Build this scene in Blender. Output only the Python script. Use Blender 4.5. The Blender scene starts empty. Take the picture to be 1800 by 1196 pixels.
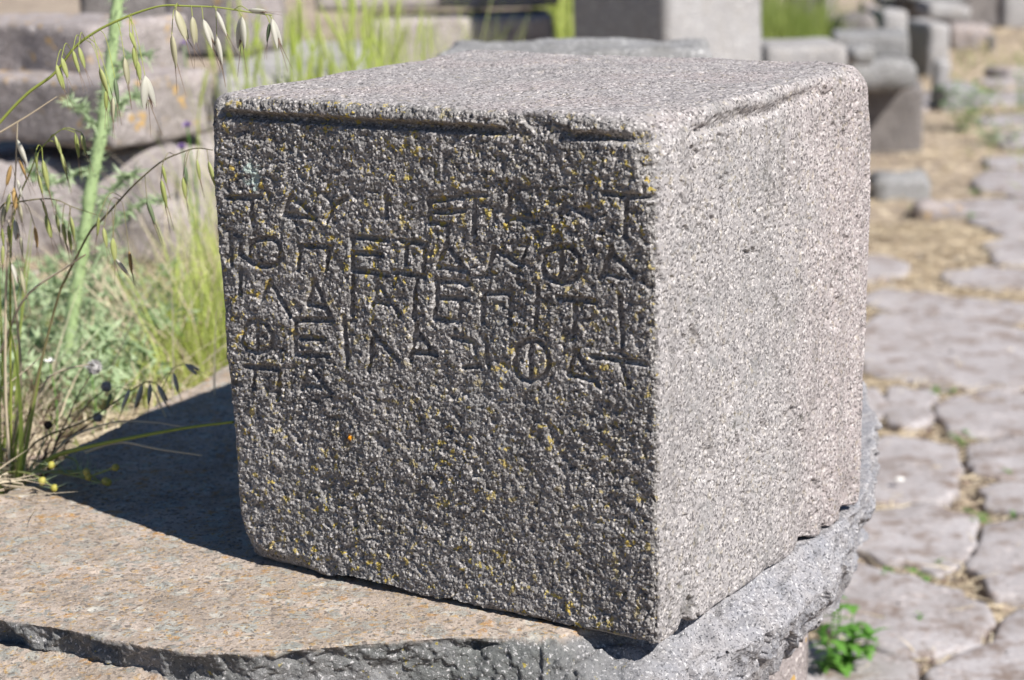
import bpy, math, random
import numpy as np
from mathutils import Vector, Matrix, Euler
D={'STROKES':[[[0.4422,0.354],[0.4063,0.3571]],[[0.417,0.3558],[0.4171,0.3308]],[[0.3729,0.3609],[0.3837,0.3435]],[[0.3717,0.3616],[0.3465,0.3423]],[[0.3837,0.3435],[0.351,0.3425]],[[0.3341,0.3401],[0.3253,0.356],[0.3365,0.3653]],[[0.3253,0.356],[0.3114,0.3639]],[[0.2686,0.3675],[0.2687,0.3495]],[[0.2231,0.3676],[0.224,0.3463]],[[0.2232,0.367],[0.188,0.3724]],[[0.2218,0.3574],[0.1867,0.3608]],[[0.2239,0.3475],[0.2028,0.3479]],[[0.1903,0.3752],[0.1638,0.3761]],[[0.1758,0.3753],[0.1769,0.3417]],[[0.1384,0.3787],[0.1464,0.3565]],[[0.1374,0.3782],[0.1149,0.3574]],[[0.1474,0.3576],[0.1189,0.3577]],[[0.0872,0.3771],[0.0914,0.3626]],[[0.0873,0.3748],[0.0658,0.3656]],[[0.0608,0.3929],[0.0648,0.3651]],[[0.0485,0.3853],[0.0031,0.3843]],[[0.028,0.3825],[0.029,0.3519]],[[0.4425,0.3209],[0.4436,0.2929]],[[0.4424,0.3225],[0.4298,0.3188],[0.4336,0.3042]],[[0.4325,0.3027],[0.4183,0.2938]],[[0.366,0.3161],[0.3308,0.3174]],[[0.3648,0.3162],[0.3692,0.2934]],[[0.3331,0.3166],[0.3375,0.2977]],[[0.3071,0.3321],[0.3088,0.2978]],[[0.3065,0.3291],[0.2689,0.3291]],[[0.3054,0.3143],[0.2758,0.3152]],[[0.3081,0.2985],[0.2711,0.2975]],[[0.2551,0.329],[0.2265,0.3283]],[[0.2491,0.3256],[0.2505,0.3095]],[[0.2636,0.3012],[0.2312,0.2995]],[[0.2293,0.3272],[0.2319,0.3001]],[[0.2045,0.349],[0.2052,0.33]],[[0.2052,0.33],[0.2179,0.3097]],[[0.2049,0.3292],[0.186,0.308]],[[0.2172,0.31],[0.1895,0.3086]],[[0.1574,0.3307],[0.1655,0.311]],[[0.1574,0.3301],[0.1326,0.3185]],[[0.1237,0.3407],[0.1306,0.3199]],[[0.0903,0.3382],[0.0909,0.3063]],[[0.0412,0.3417],[0.0518,0.317]],[[0.0413,0.3369],[0.0219,0.3197]],[[0.0495,0.3201],[0.0336,0.3164]],[[0.4338,0.2893],[0.4354,0.2649]],[[0.4013,0.2801],[0.4133,0.2606]],[[0.4013,0.2801],[0.3808,0.2495]],[[0.352,0.2853],[0.3607,0.2613]],[[0.3508,0.2847],[0.3344,0.2495]],[[0.3613,0.2628],[0.3384,0.261]],[[0.3091,0.2916],[0.312,0.2567]],[[0.2825,0.2885],[0.2883,0.2674]],[[0.2818,0.288],[0.2591,0.2633]],[[0.287,0.2715],[0.2716,0.2706]],[[0.2398,0.2984],[0.2436,0.2606]],[[0.2177,0.2962],[0.2212,0.2628]],[[0.2188,0.2967],[0.1846,0.2978]],[[0.2169,0.2819],[0.1868,0.2836]],[[0.2211,0.2634],[0.1981,0.2628]],[[0.194,0.2781],[0.1952,0.2645]],[[0.1699,0.2908],[0.1401,0.2928]],[[0.1689,0.29],[0.1717,0.266]],[[0.1421,0.292],[0.1431,0.2675]],[[0.1143,0.301],[0.1178,0.2657]],[[0.0945,0.2936],[0.0589,0.2936]],[[0.0775,0.2909],[0.0806,0.2622]],[[0.0354,0.2998],[0.034,0.26]],[[0.419,0.2403],[0.421,0.2105]],[[0.3759,0.2462],[0.3363,0.2499]],[[0.3752,0.246],[0.3779,0.2136]],[[0.3722,0.2292],[0.345,0.2318]],[[0.3751,0.2136],[0.34,0.2162]],[[0.3216,0.2539],[0.3194,0.2091]],[[0.2884,0.2434],[0.2627,0.2214]],[[0.2902,0.237],[0.295,0.2069]],[[0.2401,0.256],[0.2484,0.2215]],[[0.2386,0.248],[0.222,0.2306]],[[0.2448,0.2302],[0.2206,0.231]],[[0.2029,0.2472],[0.1811,0.2465],[0.1803,0.2376]],[[0.1687,0.2514],[0.1667,0.2265]],[[0.1921,0.2218],[0.1765,0.2254]],[[0.1228,0.254],[0.1241,0.2165]],[[0.0782,0.2494],[0.0859,0.2281]],[[0.0773,0.2489],[0.0568,0.2216]],[[0.0852,0.229],[0.0633,0.2255]],[[0.0626,0.2462],[0.0132,0.2457]],[[0.0345,0.2427],[0.0277,0.225]],[[0.437,0.1947],[0.3998,0.1974]],[[0.4261,0.1943],[0.4281,0.1752]],[[0.3968,0.1938],[0.4005,0.1675]],[[0.3647,0.2046],[0.3731,0.1805]],[[0.3627,0.2048],[0.3399,0.1826]],[[0.3717,0.1859],[0.3514,0.1851]],[[0.3862,0.3082],[0.3879,0.3029],[0.3921,0.2982],[0.3982,0.2947],[0.4053,0.2931],[0.4122,0.2935],[0.418,0.2959],[0.4217,0.3],[0.4227,0.3051],[0.421,0.3105],[0.4167,0.3152],[0.4106,0.3186],[0.4035,0.3202],[0.3966,0.3197],[0.3909,0.3173],[0.3873,0.3132],[0.3862,0.3082]],[[0.072,0.3241],[0.0735,0.3178],[0.0776,0.3123],[0.0837,0.3082],[0.0909,0.3063],[0.0981,0.3069],[0.1042,0.3099],[0.1082,0.3148],[0.1095,0.3208],[0.1079,0.3271],[0.1037,0.3327],[0.0975,0.3367],[0.0903,0.3385],[0.0832,0.3379],[0.0772,0.3349],[0.0733,0.3301],[0.072,0.3241]],[[0.4027,0.2272],[0.4044,0.2212],[0.4084,0.2157],[0.4143,0.2117],[0.421,0.2098],[0.4276,0.2103],[0.4331,0.213],[0.4365,0.2177],[0.4374,0.2235],[0.4357,0.2297],[0.4316,0.2351],[0.4257,0.239],[0.419,0.2409],[0.4124,0.2404],[0.407,0.2376],[0.4036,0.233],[0.4027,0.2272]],[[0.105,0.2379],[0.1065,0.2309],[0.1104,0.2246],[0.1162,0.22],[0.123,0.2178],[0.1298,0.2184],[0.1354,0.2217],[0.1391,0.2272],[0.1403,0.234],[0.1388,0.2411],[0.1348,0.2474],[0.1289,0.2519],[0.1221,0.254],[0.1154,0.2534],[0.1099,0.2501],[0.1062,0.2447],[0.105,0.2379]],[[0.2058,0.4096],[0.2065,0.3892]],[[0.0945,0.416],[0.0852,0.3975]],[[0.1476,0.4101],[0.1463,0.3959]]],'S':{'L1':[-0.794,3.66,-0.058,0.572,0.191],'L2':[-0.795,3.62,0.164,0.508,0.117],'L3':[-0.852,3.8,0.254,0.478,0.113],'L4':[-0.905,4.9,0.332,0.252,0.089],'L5':[-0.617,4.5,0.203,0.252,0.209],'L6':[-0.46,4.2,0.181,0.345,0.072],'C1':[-0.218,6.6,0.159,0.789,0.103],'C2':[-0.142,6.5,0.077,0.593,0.081],'C3':[0.09,3.1,0.317,0.433,0.047],'C4':[0.495,6.0,-0.093,0.564,0.801],'C5':[0.907,6.3,-0.018,0.259,0.082],'R1':[1.538,8.6,-0.212,0.353,0.093],'R2':[1.419,8.3,-0.198,0.141,0.063],'R3':[1.575,8.5,-0.328,0.236,0.121],'R4':[1.525,8.677,-0.62,0.427,0.278],'R5':[2.2,10.038,-0.62,0.221,0.121],'R6':[1.45,7.516,-0.62,0.213,0.097],'R7':[2.21,10.5,-0.533,0.072,0.109],'F1':[1.859,13.0,-0.421,0.195,0.349],'F2':[1.858,12.0,-0.325,0.105,0.306],'F3':[1.776,10.5,-0.282,0.195,0.096],'F4':[2.043,11.0,-0.331,0.174,0.125],'F5':[2.106,12.0,-0.315,0.091,0.071],'F6':[2.386,13.0,-0.384,0.117,0.23],'F7':[2.605,12.3,-0.37,0.268,0.093],'F8':[2.597,12.6,-0.291,0.377,0.068],'F9':[2.369,11.5,-0.519,0.189,0.2],'F10':[2.885,13.062,-0.62,0.179,0.156],'F11':[3.011,12.879,-0.62,0.042,0.105],'F12':[3.483,14.523,-0.62,0.495,0.429],'F13':[3.685,14.5,-0.513,0.308,0.319],'F14':[2.503,12.8,-0.49,0.14,0.224]},'PAVE':[[[0.543,3.533],[0.608,3.559],[0.694,3.469],[0.772,3.386],[0.79,3.263],[0.741,3.16],[0.629,3.133],[0.545,3.177],[0.492,3.257]],[[0.6,3.702],[0.662,3.851],[0.819,3.886],[0.864,3.784],[0.834,3.589],[0.749,3.489],[0.672,3.57],[0.6,3.637]],[[0.872,3.715],[0.971,3.776],[1.015,3.656],[0.937,3.361],[0.806,3.343],[0.826,3.543]],[[0.727,4.276],[0.819,4.379],[0.94,4.302],[0.912,4.056],[0.846,3.909],[0.711,3.909],[0.676,4.035]],[[0.96,4.278],[1.113,4.354],[1.193,4.281],[1.117,4.039],[0.987,4.03],[0.932,4.094]],[[0.935,3.977],[1.035,4.038],[1.129,4.0],[1.065,3.803],[0.964,3.794],[0.916,3.868]],[[0.994,4.651],[1.127,4.742],[1.298,4.674],[1.228,4.366],[1.059,4.336],[0.959,4.39]],[[0.9,5.322],[1.037,5.581],[1.23,5.455],[1.412,5.269],[1.332,4.803],[1.155,4.745],[0.984,4.836],[0.868,4.958]],[[0.981,5.81],[1.102,5.938],[1.3,5.774],[1.508,5.638],[1.46,5.396],[1.24,5.502],[1.05,5.652]],[[1.294,6.099],[1.466,6.217],[1.655,6.142],[1.588,5.883],[1.42,5.87],[1.288,5.949]],[[1.506,6.548],[1.635,6.63],[1.804,6.569],[1.716,6.24],[1.508,6.248]],[[1.573,7.021],[1.756,7.133],[1.971,7.046],[1.871,6.681],[1.645,6.67]],[[1.588,7.371],[1.786,7.43],[2.048,7.33],[1.992,7.123],[1.704,7.082],[1.587,7.179]],[[1.821,8.004],[2.009,8.092],[2.238,8.027],[2.081,7.45],[1.881,7.479],[1.754,7.654]],[[0.649,3.051],[0.758,3.115],[0.813,3.288],[0.959,3.332],[0.843,2.906],[0.627,2.898]],[[0.725,4.753],[0.849,4.768],[0.862,4.612],[0.794,4.45],[0.674,4.414]],[[0.901,4.79],[0.99,4.728],[0.94,4.484],[0.852,4.422],[0.829,4.542]],[[1.921,8.399],[2.126,8.478],[2.298,8.417],[2.218,8.119],[1.914,8.167]],[[2.138,9.141],[2.334,9.221],[2.494,9.154],[2.374,8.704],[2.097,8.751]],[[2.159,9.696],[2.392,9.78],[2.638,9.691],[2.554,9.377],[2.198,9.402]],[[2.335,10.634],[2.648,10.723],[2.886,10.622],[2.763,10.158],[2.351,10.192]],[[2.562,11.257],[2.801,11.349],[3.065,11.29],[2.953,10.87],[2.554,10.954]],[[2.082,10.686],[2.22,10.786],[2.127,10.19],[1.95,9.997]],[[0.972,6.404],[1.191,6.424],[1.218,6.194],[1.12,6.035],[0.914,6.017]],[[0.552,3.895],[0.624,3.926],[0.629,3.819],[0.581,3.72],[0.524,3.691]],[[0.35,3.093],[0.471,3.182],[0.621,3.088],[0.606,2.92],[0.33,2.915]]],'OATS':[('oat1',[[-0.5386,2.05,0.3682],[-0.4999,2.0442,0.4106],[-0.4696,2.0383,0.4386],[-0.4407,2.0325,0.458],[-0.4183,2.0267,0.4828],[-0.394,2.0208,0.4992],[-0.3674,2.015,0.511],[-0.344,2.0092,0.519],[-0.3238,2.0033,0.5233],[-0.3012,1.9975,0.5226],[-0.2734,1.9917,0.5213],[-0.2406,1.9858,0.5162],[-0.2196,1.98,0.5135]],0.0016,[([-0.4265,1.98,0.4723],[-0.4216,1.98,0.4506],'green'),([-0.4211,1.98,0.4786],[-0.417,1.98,0.4613],'green'),([-0.4099,1.98,0.4853],[-0.4058,1.98,0.4659],'green'),([-0.4042,1.98,0.4884],[-0.4001,1.98,0.47],'green'),([-0.3857,1.98,0.4681],[-0.3802,1.98,0.4458],'green'),([-0.3812,1.98,0.4469],[-0.3818,1.98,0.429],'green'),([-0.3751,1.98,0.4397],[-0.376,1.98,0.4191],'cream'),([-0.3717,1.98,0.458],[-0.3705,1.98,0.4358],'dark'),([-0.3613,1.98,0.4772],[-0.3596,1.98,0.4534],'cream'),([-0.3549,1.98,0.5012],[-0.3504,1.98,0.4871],'green'),([-0.352,1.98,0.4877],[-0.3506,1.98,0.4667],'green'),([-0.3491,1.98,0.4737],[-0.348,1.98,0.4569],'green'),([-0.343,1.98,0.4595],[-0.341,1.98,0.4313],'open'),([-0.3152,1.98,0.4976],[-0.3137,1.98,0.4696],'cream'),([-0.3101,1.98,0.5204],[-0.3019,1.98,0.4946],'cream'),([-0.2948,1.98,0.5142],[-0.2935,1.98,0.4906],'cream'),([-0.2848,1.98,0.5113],[-0.277,1.98,0.4876],'open'),([-0.272,1.98,0.519],[-0.2645,1.98,0.498],'open'),([-0.2728,1.98,0.495],[-0.2703,1.98,0.4718],'open'),([-0.2481,1.98,0.5131],[-0.2496,1.98,0.4858],'open'),([-0.2197,1.98,0.5103],[-0.2145,1.98,0.4861],'open'),([-0.2221,1.98,0.5066],[-0.2251,1.98,0.4901],'dark'),([-0.2419,1.98,0.5188],[-0.2264,1.98,0.5163],'open')]),('oat2',[[-0.5586,2.2,-0.0086],[-0.5509,2.18,0.0941],[-0.5374,2.16,0.2055],[-0.5247,2.14,0.2705],[-0.5098,2.12,0.3258],[-0.4958,2.1,0.4033]],0.0018,[([-0.4977,2.1,0.386],[-0.4914,2.1,0.3626],'open'),([-0.4974,2.1,0.3668],[-0.4919,2.1,0.348],'tan'),([-0.5061,2.1,0.36],[-0.5111,2.1,0.3408],'tan'),([-0.5008,2.1,0.3453],[-0.4976,2.1,0.3276],'open'),([-0.5095,2.1,0.3308],[-0.5139,2.1,0.3121],'green'),([-0.5009,2.1,0.3218],[-0.4995,2.1,0.3029],'cream'),([-0.5207,2.1,0.2779],[-0.5223,2.1,0.2583],'green'),([-0.5019,2.1,0.2864],[-0.5016,2.1,0.2679],'cream'),([-0.5135,2.1,0.2581],[-0.509,2.1,0.24],'open'),([-0.5047,2.1,0.2507],[-0.5023,2.1,0.2279],'cream'),([-0.5205,2.1,0.2957],[-0.5201,2.1,0.2779],'green'),([-0.5132,2.1,0.2985],[-0.5135,2.1,0.2807],'green'),([-0.505,2.1,0.3366],[-0.5043,2.1,0.316],'tan'),([-0.5157,2.1,0.3192],[-0.5196,2.1,0.2986],'cream'),([-0.5064,2.1,0.3042],[-0.5056,2.1,0.2847],'open')]),('oat3',[[-0.5523,2.2,-0.0088],[-0.5214,2.1875,0.0978],[-0.4864,2.175,0.2011],[-0.4693,2.1625,0.2336],[-0.4563,2.15,0.2542],[-0.4369,2.1375,0.284],[-0.423,2.125,0.2961],[-0.4016,2.1125,0.3173],[-0.3806,2.1,0.3377],[-0.351,2.0875,0.3611],[-0.3272,2.075,0.3721],[-0.3102,2.0625,0.3775],[-0.2926,2.05,0.3771]],0.0014,[([-0.4106,2.05,0.313],[-0.4124,2.05,0.2957],'green'),([-0.4063,2.05,0.3019],[-0.4046,2.05,0.2839],'green'),([-0.3979,2.05,0.2913],[-0.3971,2.05,0.2692],'green'),([-0.3822,2.05,0.2776],[-0.3813,2.05,0.2572],'tan'),([-0.3964,2.05,0.2698],[-0.3866,2.05,0.2549],'open'),([-0.3438,2.05,0.3636],[-0.3409,2.05,0.3464],'green'),([-0.3458,2.05,0.3493],[-0.3423,2.05,0.3234],'green'),([-0.3612,2.05,0.3296],[-0.3553,2.05,0.3065],'dark'),([-0.3235,2.05,0.3517],[-0.3224,2.05,0.3316],'green'),([-0.3207,2.05,0.3613],[-0.3205,2.05,0.3459],'dark'),([-0.309,2.05,0.3684],[-0.3072,2.05,0.3496],'green'),([-0.2978,2.05,0.3665],[-0.2923,2.05,0.3423],'green')]),('oat4',[[-0.5606,2.1,0.255],[-0.5207,2.1,0.3152],[-0.5057,2.1,0.3207],[-0.4792,2.1,0.3242],[-0.4619,2.1,0.3226],[-0.445,2.1,0.3146],[-0.4223,2.1,0.3063]],0.0011,[([-0.477,2.1,0.3224],[-0.473,2.1,0.3064],'green'),([-0.4746,2.1,0.3076],[-0.471,2.1,0.2856],'green'),([-0.464,2.1,0.3091],[-0.4619,2.1,0.2907],'green'),([-0.4577,2.1,0.3001],[-0.4563,2.1,0.2793],'green'),([-0.4491,2.1,0.3058],[-0.4472,2.1,0.2833],'green'),([-0.4524,2.1,0.2923],[-0.4509,2.1,0.2727],'green'),([-0.4866,2.1,0.2961],[-0.4857,2.1,0.2765],'tan')]),('oat5',[[-0.5574,2.2,-0.0087],[-0.5397,2.175,0.1585],[-0.5234,2.15,0.2777],[-0.5067,2.125,0.3207],[-0.487,2.1,0.352],[-0.4711,2.075,0.3756],[-0.4489,2.05,0.3967]],0.0013,[([-0.4484,2.05,0.3956],[-0.4435,2.05,0.3773],'green'),([-0.4434,2.05,0.3785],[-0.4398,2.05,0.3584],'green'),([-0.4681,2.05,0.3807],[-0.4683,2.05,0.3637],'green'),([-0.462,2.05,0.3721],[-0.4589,2.05,0.3446],'green'),([-0.4681,2.05,0.358],[-0.465,2.05,0.339],'green'),([-0.4279,2.05,0.3979],[-0.4261,2.05,0.3752],'green'),([-0.4217,2.05,0.3978],[-0.4192,2.05,0.3779],'green')]),('oat6',[[-0.5636,2.25,-0.024],[-0.5388,2.2417,0.0246],[-0.4778,2.2333,0.0519],[-0.4397,2.225,0.0762],[-0.4119,2.2167,0.0953],[-0.3957,2.2083,0.1009],[-0.3813,2.2,0.0911]],0.0012,[([-0.4196,2.2,0.0959],[-0.4284,2.2,0.0755],'open'),([-0.4056,2.2,0.1007],[-0.4134,2.2,0.0764],'open'),([-0.3968,2.2,0.1018],[-0.3993,2.2,0.0812],'open'),([-0.3888,2.2,0.1003],[-0.3807,2.2,0.0808],'open'),([-0.3706,2.2,0.1133],[-0.3674,2.2,0.0946],'open'),([-0.3576,2.2,0.1226],[-0.3445,2.2,0.1134],'open'),([-0.4398,2.2,0.0925],[-0.4459,2.2,0.0759],'dark')])],'THISTLE':[[-0.6074,2.75,-0.0076],[-0.5919,2.75,0.0793],[-0.5809,2.75,0.1262],[-0.5694,2.75,0.1804],[-0.558,2.75,0.2342],[-0.5424,2.75,0.295],[-0.5313,2.75,0.3478],[-0.5197,2.75,0.4075],[-0.5083,2.75,0.4667],[-0.4937,2.75,0.5398]],'BR':[[[-0.5618,2.75,0.1803],[-0.5401,2.75,0.2184],[-0.5155,2.75,0.2447],[-0.4959,2.75,0.2534]],[[-0.5661,2.75,0.118],[-0.5312,2.75,0.1795],[-0.4987,2.75,0.2097],[-0.4602,2.75,0.2165]],[[-0.5488,2.75,0.257],[-0.5716,2.75,0.2575],[-0.603,2.75,0.243],[-0.6317,2.75,0.2666]],[[-0.5705,2.75,0.1649],[-0.5923,2.75,0.181],[-0.6188,2.75,0.2357],[-0.6436,2.75,0.2593]],[[-0.5318,2.75,0.3402],[-0.5051,2.75,0.4012],[-0.4694,2.75,0.4086]],[[-0.5396,2.75,0.3026],[-0.5657,2.75,0.341],[-0.5802,2.75,0.3489]],[[-0.5384,2.75,0.2987],[-0.5087,2.75,0.3472],[-0.4819,2.75,0.3541]],[[-0.5826,2.75,0.1027],[-0.6067,2.75,0.0876],[-0.6363,2.75,0.104]]],'STALKS':[('reed',[[-0.5312,2.2,0.0038],[-0.4997,2.164,0.0314],[-0.4573,2.128,0.0511],[-0.4013,2.092,0.0707],[-0.3353,2.056,0.0903],[-0.2832,2.02,0.1051]],0.003),('straw',[[-0.4688,2.18,0.031],[-0.4256,2.1533,0.0487],[-0.3785,2.1267,0.0476],[-0.3293,2.1,0.0474]],0.0018),('straw',[[-0.5448,2.25,-0.0312],[-0.5031,2.225,0.0286],[-0.4459,2.2,0.0571],[-0.3975,2.175,0.0649],[-0.3506,2.15,0.0643]],0.0014),('straw',[[-0.5705,2.25,-0.0306],[-0.5469,2.24,0.0386],[-0.5215,2.23,0.0932],[-0.5023,2.22,0.1115],[-0.4683,2.21,0.1216],[-0.4563,2.2,0.1231]],0.0016),('straw',[[-0.5144,2.1,0.3934],[-0.4843,2.1,0.41],[-0.4541,2.1,0.4283]],0.001),('straw',[[-0.5581,2.2,0.1403],[-0.5175,2.1667,0.208],[-0.4624,2.1333,0.2472],[-0.4368,2.1,0.2652]],0.0016),('straw',[[-0.5746,2.2,0.0894],[-0.535,2.2,0.1174],[-0.5086,2.2,0.1391]],0.001),('straw',[[-0.5931,2.3,-0.0457],[-0.5568,2.2667,0.0713],[-0.5447,2.2333,0.1706],[-0.5407,2.2,0.2658]],0.0022)],'HEADS':[[[-0.5189,2.25,0.0151],[-0.5002,2.25,0.0512],[-0.489,2.25,0.074],[-0.467,2.25,0.1064]],[[-0.5189,2.25,0.0151],[-0.4975,2.25,0.0445],[-0.4733,2.25,0.0704],[-0.4552,2.25,0.0837]],[[-0.5226,2.25,0.0085],[-0.5019,2.25,0.028],[-0.4818,2.25,0.0408],[-0.4672,2.25,0.0484]],[[-0.529,2.25,0.0086],[-0.5211,2.25,0.0285],[-0.5234,2.25,0.0405]]],'BUDS':[[[-0.5699,2.2,-0.0084],[-0.5293,2.16,-0.0047],[-0.4919,2.12,0.0031]],[[-0.5697,2.2,-0.0051],[-0.5258,2.1733,-0.0012],[-0.4756,2.1467,0.0174],[-0.4548,2.12,0.0212]],[[-0.5699,2.2,-0.0084],[-0.5201,2.1733,-0.0078],[-0.4764,2.1467,0.0059],[-0.4341,2.12,0.0143]],[[-0.5574,2.2,-0.0087],[-0.5088,2.16,0.0219],[-0.4932,2.12,0.0348]],[[-0.5448,2.2,-0.009],[-0.5129,2.16,0.0078],[-0.5042,2.12,0.0173]],[[-0.5326,2.2,-0.0145],[-0.4945,2.1733,0.0013],[-0.4631,2.1467,0.0209],[-0.4563,2.12,0.0263]],[[-0.5202,2.2,-0.0175],[-0.4761,2.1733,-0.0024],[-0.4585,2.1467,-0.0023],[-0.437,2.12,0.0157]],[[-0.4984,2.2,0.0226],[-0.4775,2.1733,0.0222],[-0.4686,2.1467,0.0121],[-0.4251,2.12,0.0306]]],'WEEDS':[[1.014,4.745,-0.618],[0.983,4.327,-0.618],[0.929,3.807,-0.618],[0.735,3.499,-0.618],[0.659,3.495,-0.618],[1.034,4.079,-0.618],[1.764,7.334,-0.618],[1.745,7.616,-0.618],[1.436,7.224,-0.618],[1.587,7.087,-0.618],[0.636,3.268,-0.618]],'CAM':([0.0,0.0,0.65933],[0.999721,-0.005423,-0.023005],[0.023636,0.229362,0.973054],[0.0,0.973326,-0.229426],72.927),'BLK':[0.4572,0.43283,0.56994,0.11836,1.64906],'SUN':(0.506,-0.5115,0.695)}

C = bpy.context.scene.collection
SC = bpy.context.scene
# ------------------------------------------------------------------ camera, world, sun, exposure
cam_d = bpy.data.cameras.new('camera'); cam = bpy.data.objects.new('camera', cam_d); C.objects.link(cam)
cpos, cr, cu, cf, lens = D['CAM']
cam.matrix_world = Matrix(((cr[0], cu[0], -cf[0], cpos[0]), (cr[1], cu[1], -cf[1], cpos[1]),
                           (cr[2], cu[2], -cf[2], cpos[2]), (0, 0, 0, 1)))
cam_d.sensor_width = 36; cam_d.lens = lens; cam_d.clip_start = .05; cam_d.clip_end = 400
cam_d.dof.use_dof = True; cam_d.dof.focus_distance = 1.84; cam_d.dof.aperture_fstop = 6.8
SC.camera = cam
w = bpy.data.worlds.new('World'); SC.world = w; w.use_nodes = True
nt = w.node_tree; bg = nt.nodes['Background']
sky = nt.nodes.new('ShaderNodeTexSky'); sky.sky_type = 'NISHITA'; sky.sun_disc = False
sky.sun_elevation = math.radians(44); sky.sun_rotation = math.radians(135.4)
sky.altitude = 300; sky.air_density = 1.0; sky.dust_density = .1; sky.ozone_density = 8
nt.links.new(sky.outputs[0], bg.inputs[0]); bg.inputs[1].default_value = .05
sd = bpy.data.lights.new('sun', 'SUN'); sun = bpy.data.objects.new('sun', sd); C.objects.link(sun)
sd.energy = 5.0; sd.angle = math.radians(.53); sd.color = (1, .965, .91)
sun.rotation_euler = Vector(D['SUN']).to_track_quat('Z', 'Y').to_euler()
SC.view_settings.view_transform = 'Standard'; SC.view_settings.look = 'None'
SC.view_settings.exposure = .72; SC.view_settings.gamma = 1; SC.view_settings.use_curve_mapping = False
SC.render.engine = 'CYCLES'

# ------------------------------------------------------------------ object helpers
def tag(o, label, cat, group=None, kind=None):
    if label: o['label'] = label
    if cat: o['category'] = cat
    if group: o['group'] = group
    if kind: o['kind'] = kind
    return o
def thing(name, label, cat, loc=(0, 0, 0), group=None):
    o = bpy.data.objects.new(name, None); C.objects.link(o); o.location = loc; o.empty_display_size = .02
    return tag(o, label, cat, group)
def link(name, me, mat=None, parent=None, keep=True):
    o = bpy.data.objects.new(name, me); C.objects.link(o)
    if mat is not None and not me.materials: me.materials.append(mat)
    if parent is not None:
        o.parent = parent
        if keep: o.matrix_parent_inverse = Matrix.Translation(-Vector(parent.location))
    return o
def npmesh(name, V, F, smooth=True):
    """V (n,3) float, F (m,k) int with k = 3 or 4"""
    V = np.asarray(V, np.float32); F = np.asarray(F, np.int32)
    me = bpy.data.meshes.new(name); k = F.shape[1]
    me.vertices.add(len(V)); me.vertices.foreach_set('co', V.ravel())
    me.loops.add(F.size); me.loops.foreach_set('vertex_index', F.ravel())
    me.polygons.add(len(F)); me.polygons.foreach_set('loop_start', np.arange(0, F.size, k, dtype=np.int32))
    me.polygons.foreach_set('loop_total', np.full(len(F), k, np.int32))
    me.update(calc_edges=True); me.validate()
    me.polygons.foreach_set('use_smooth', np.full(len(me.polygons), smooth))
    return me
def attr(me, name, vals):
    a = me.attributes.new(name, 'FLOAT', 'POINT'); a.data.foreach_set('value', np.asarray(vals, np.float32))

# ------------------------------------------------------------------ numpy noise
def _h(ix, iy, iz, s):
    h = (ix.astype(np.uint32) * np.uint32(374761393) + iy.astype(np.uint32) * np.uint32(668265263)
         + iz.astype(np.uint32) * np.uint32(2147483647) + np.uint32((s * 1442695041 + 12345) & 0xffffffff))
    h = (h ^ (h >> np.uint32(13))) * np.uint32(1274126177)
    h = (h ^ (h >> np.uint32(16))) * np.uint32(2246822519)
    return (h ^ (h >> np.uint32(13)))
def vnoise(P, scale, seed=0):
    """gradient noise about -1..1 with features of the given size in metres"""
    Q = np.asarray(P, np.float64) / scale + 100.37
    I = np.floor(Q).astype(np.int64); f = Q - I; u = f * f * f * (f * (f * 6 - 15) + 10)
    out = 0
    for dx in (0, 1):
        wx = u[:, 0] if dx else 1 - u[:, 0]
        for dy in (0, 1):
            wy = u[:, 1] if dy else 1 - u[:, 1]
            for dz in (0, 1):
                wz = u[:, 2] if dz else 1 - u[:, 2]
                h = _h(I[:, 0] + dx, I[:, 1] + dy, I[:, 2] + dz, seed)
                gx = (h & np.uint32(1023)) / 511.5 - 1; gy = ((h >> np.uint32(10)) & np.uint32(1023)) / 511.5 - 1
                gz = ((h >> np.uint32(20)) & np.uint32(1023)) / 511.5 - 1
                out = out + wx * wy * wz * (gx * (f[:, 0] - dx) + gy * (f[:, 1] - dy) + gz * (f[:, 2] - dz))
    return out * 1.6
def worley(P, scale, seed=0):
    Q = np.asarray(P, np.float64) / scale + 50.11
    I = np.floor(Q).astype(np.int64); f = (Q - I).astype(np.float32)
    F1 = np.full(len(Q), 9., np.float32); F2 = F1.copy(); ID = np.zeros(len(Q), np.float32)
    for dx in (-1, 0, 1):
        for dy in (-1, 0, 1):
            for dz in (-1, 0, 1):
                h = _h(I[:, 0] + dx, I[:, 1] + dy, I[:, 2] + dz, seed)
                ax = (h & np.uint32(1023)).astype(np.float32) / 1023 + dx - f[:, 0]
                ay = ((h >> np.uint32(10)) & np.uint32(1023)).astype(np.float32) / 1023 + dy - f[:, 1]
                az = ((h >> np.uint32(20)) & np.uint32(1023)).astype(np.float32) / 1023 + dz - f[:, 2]
                d = ax * ax + ay * ay + az * az
                m = d < F1
                F2 = np.where(m, F1, np.minimum(F2, d)); ID = np.where(m, (h & np.uint32(255)).astype(np.float32) / 255, ID)
                F1 = np.where(m, d, F1)
    return np.sqrt(F1), np.sqrt(F2), ID
def sstep(a, b, x):
    t = np.clip((x - a) / (b - a), 0, 1); return t * t * (3 - 2 * t)

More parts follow.
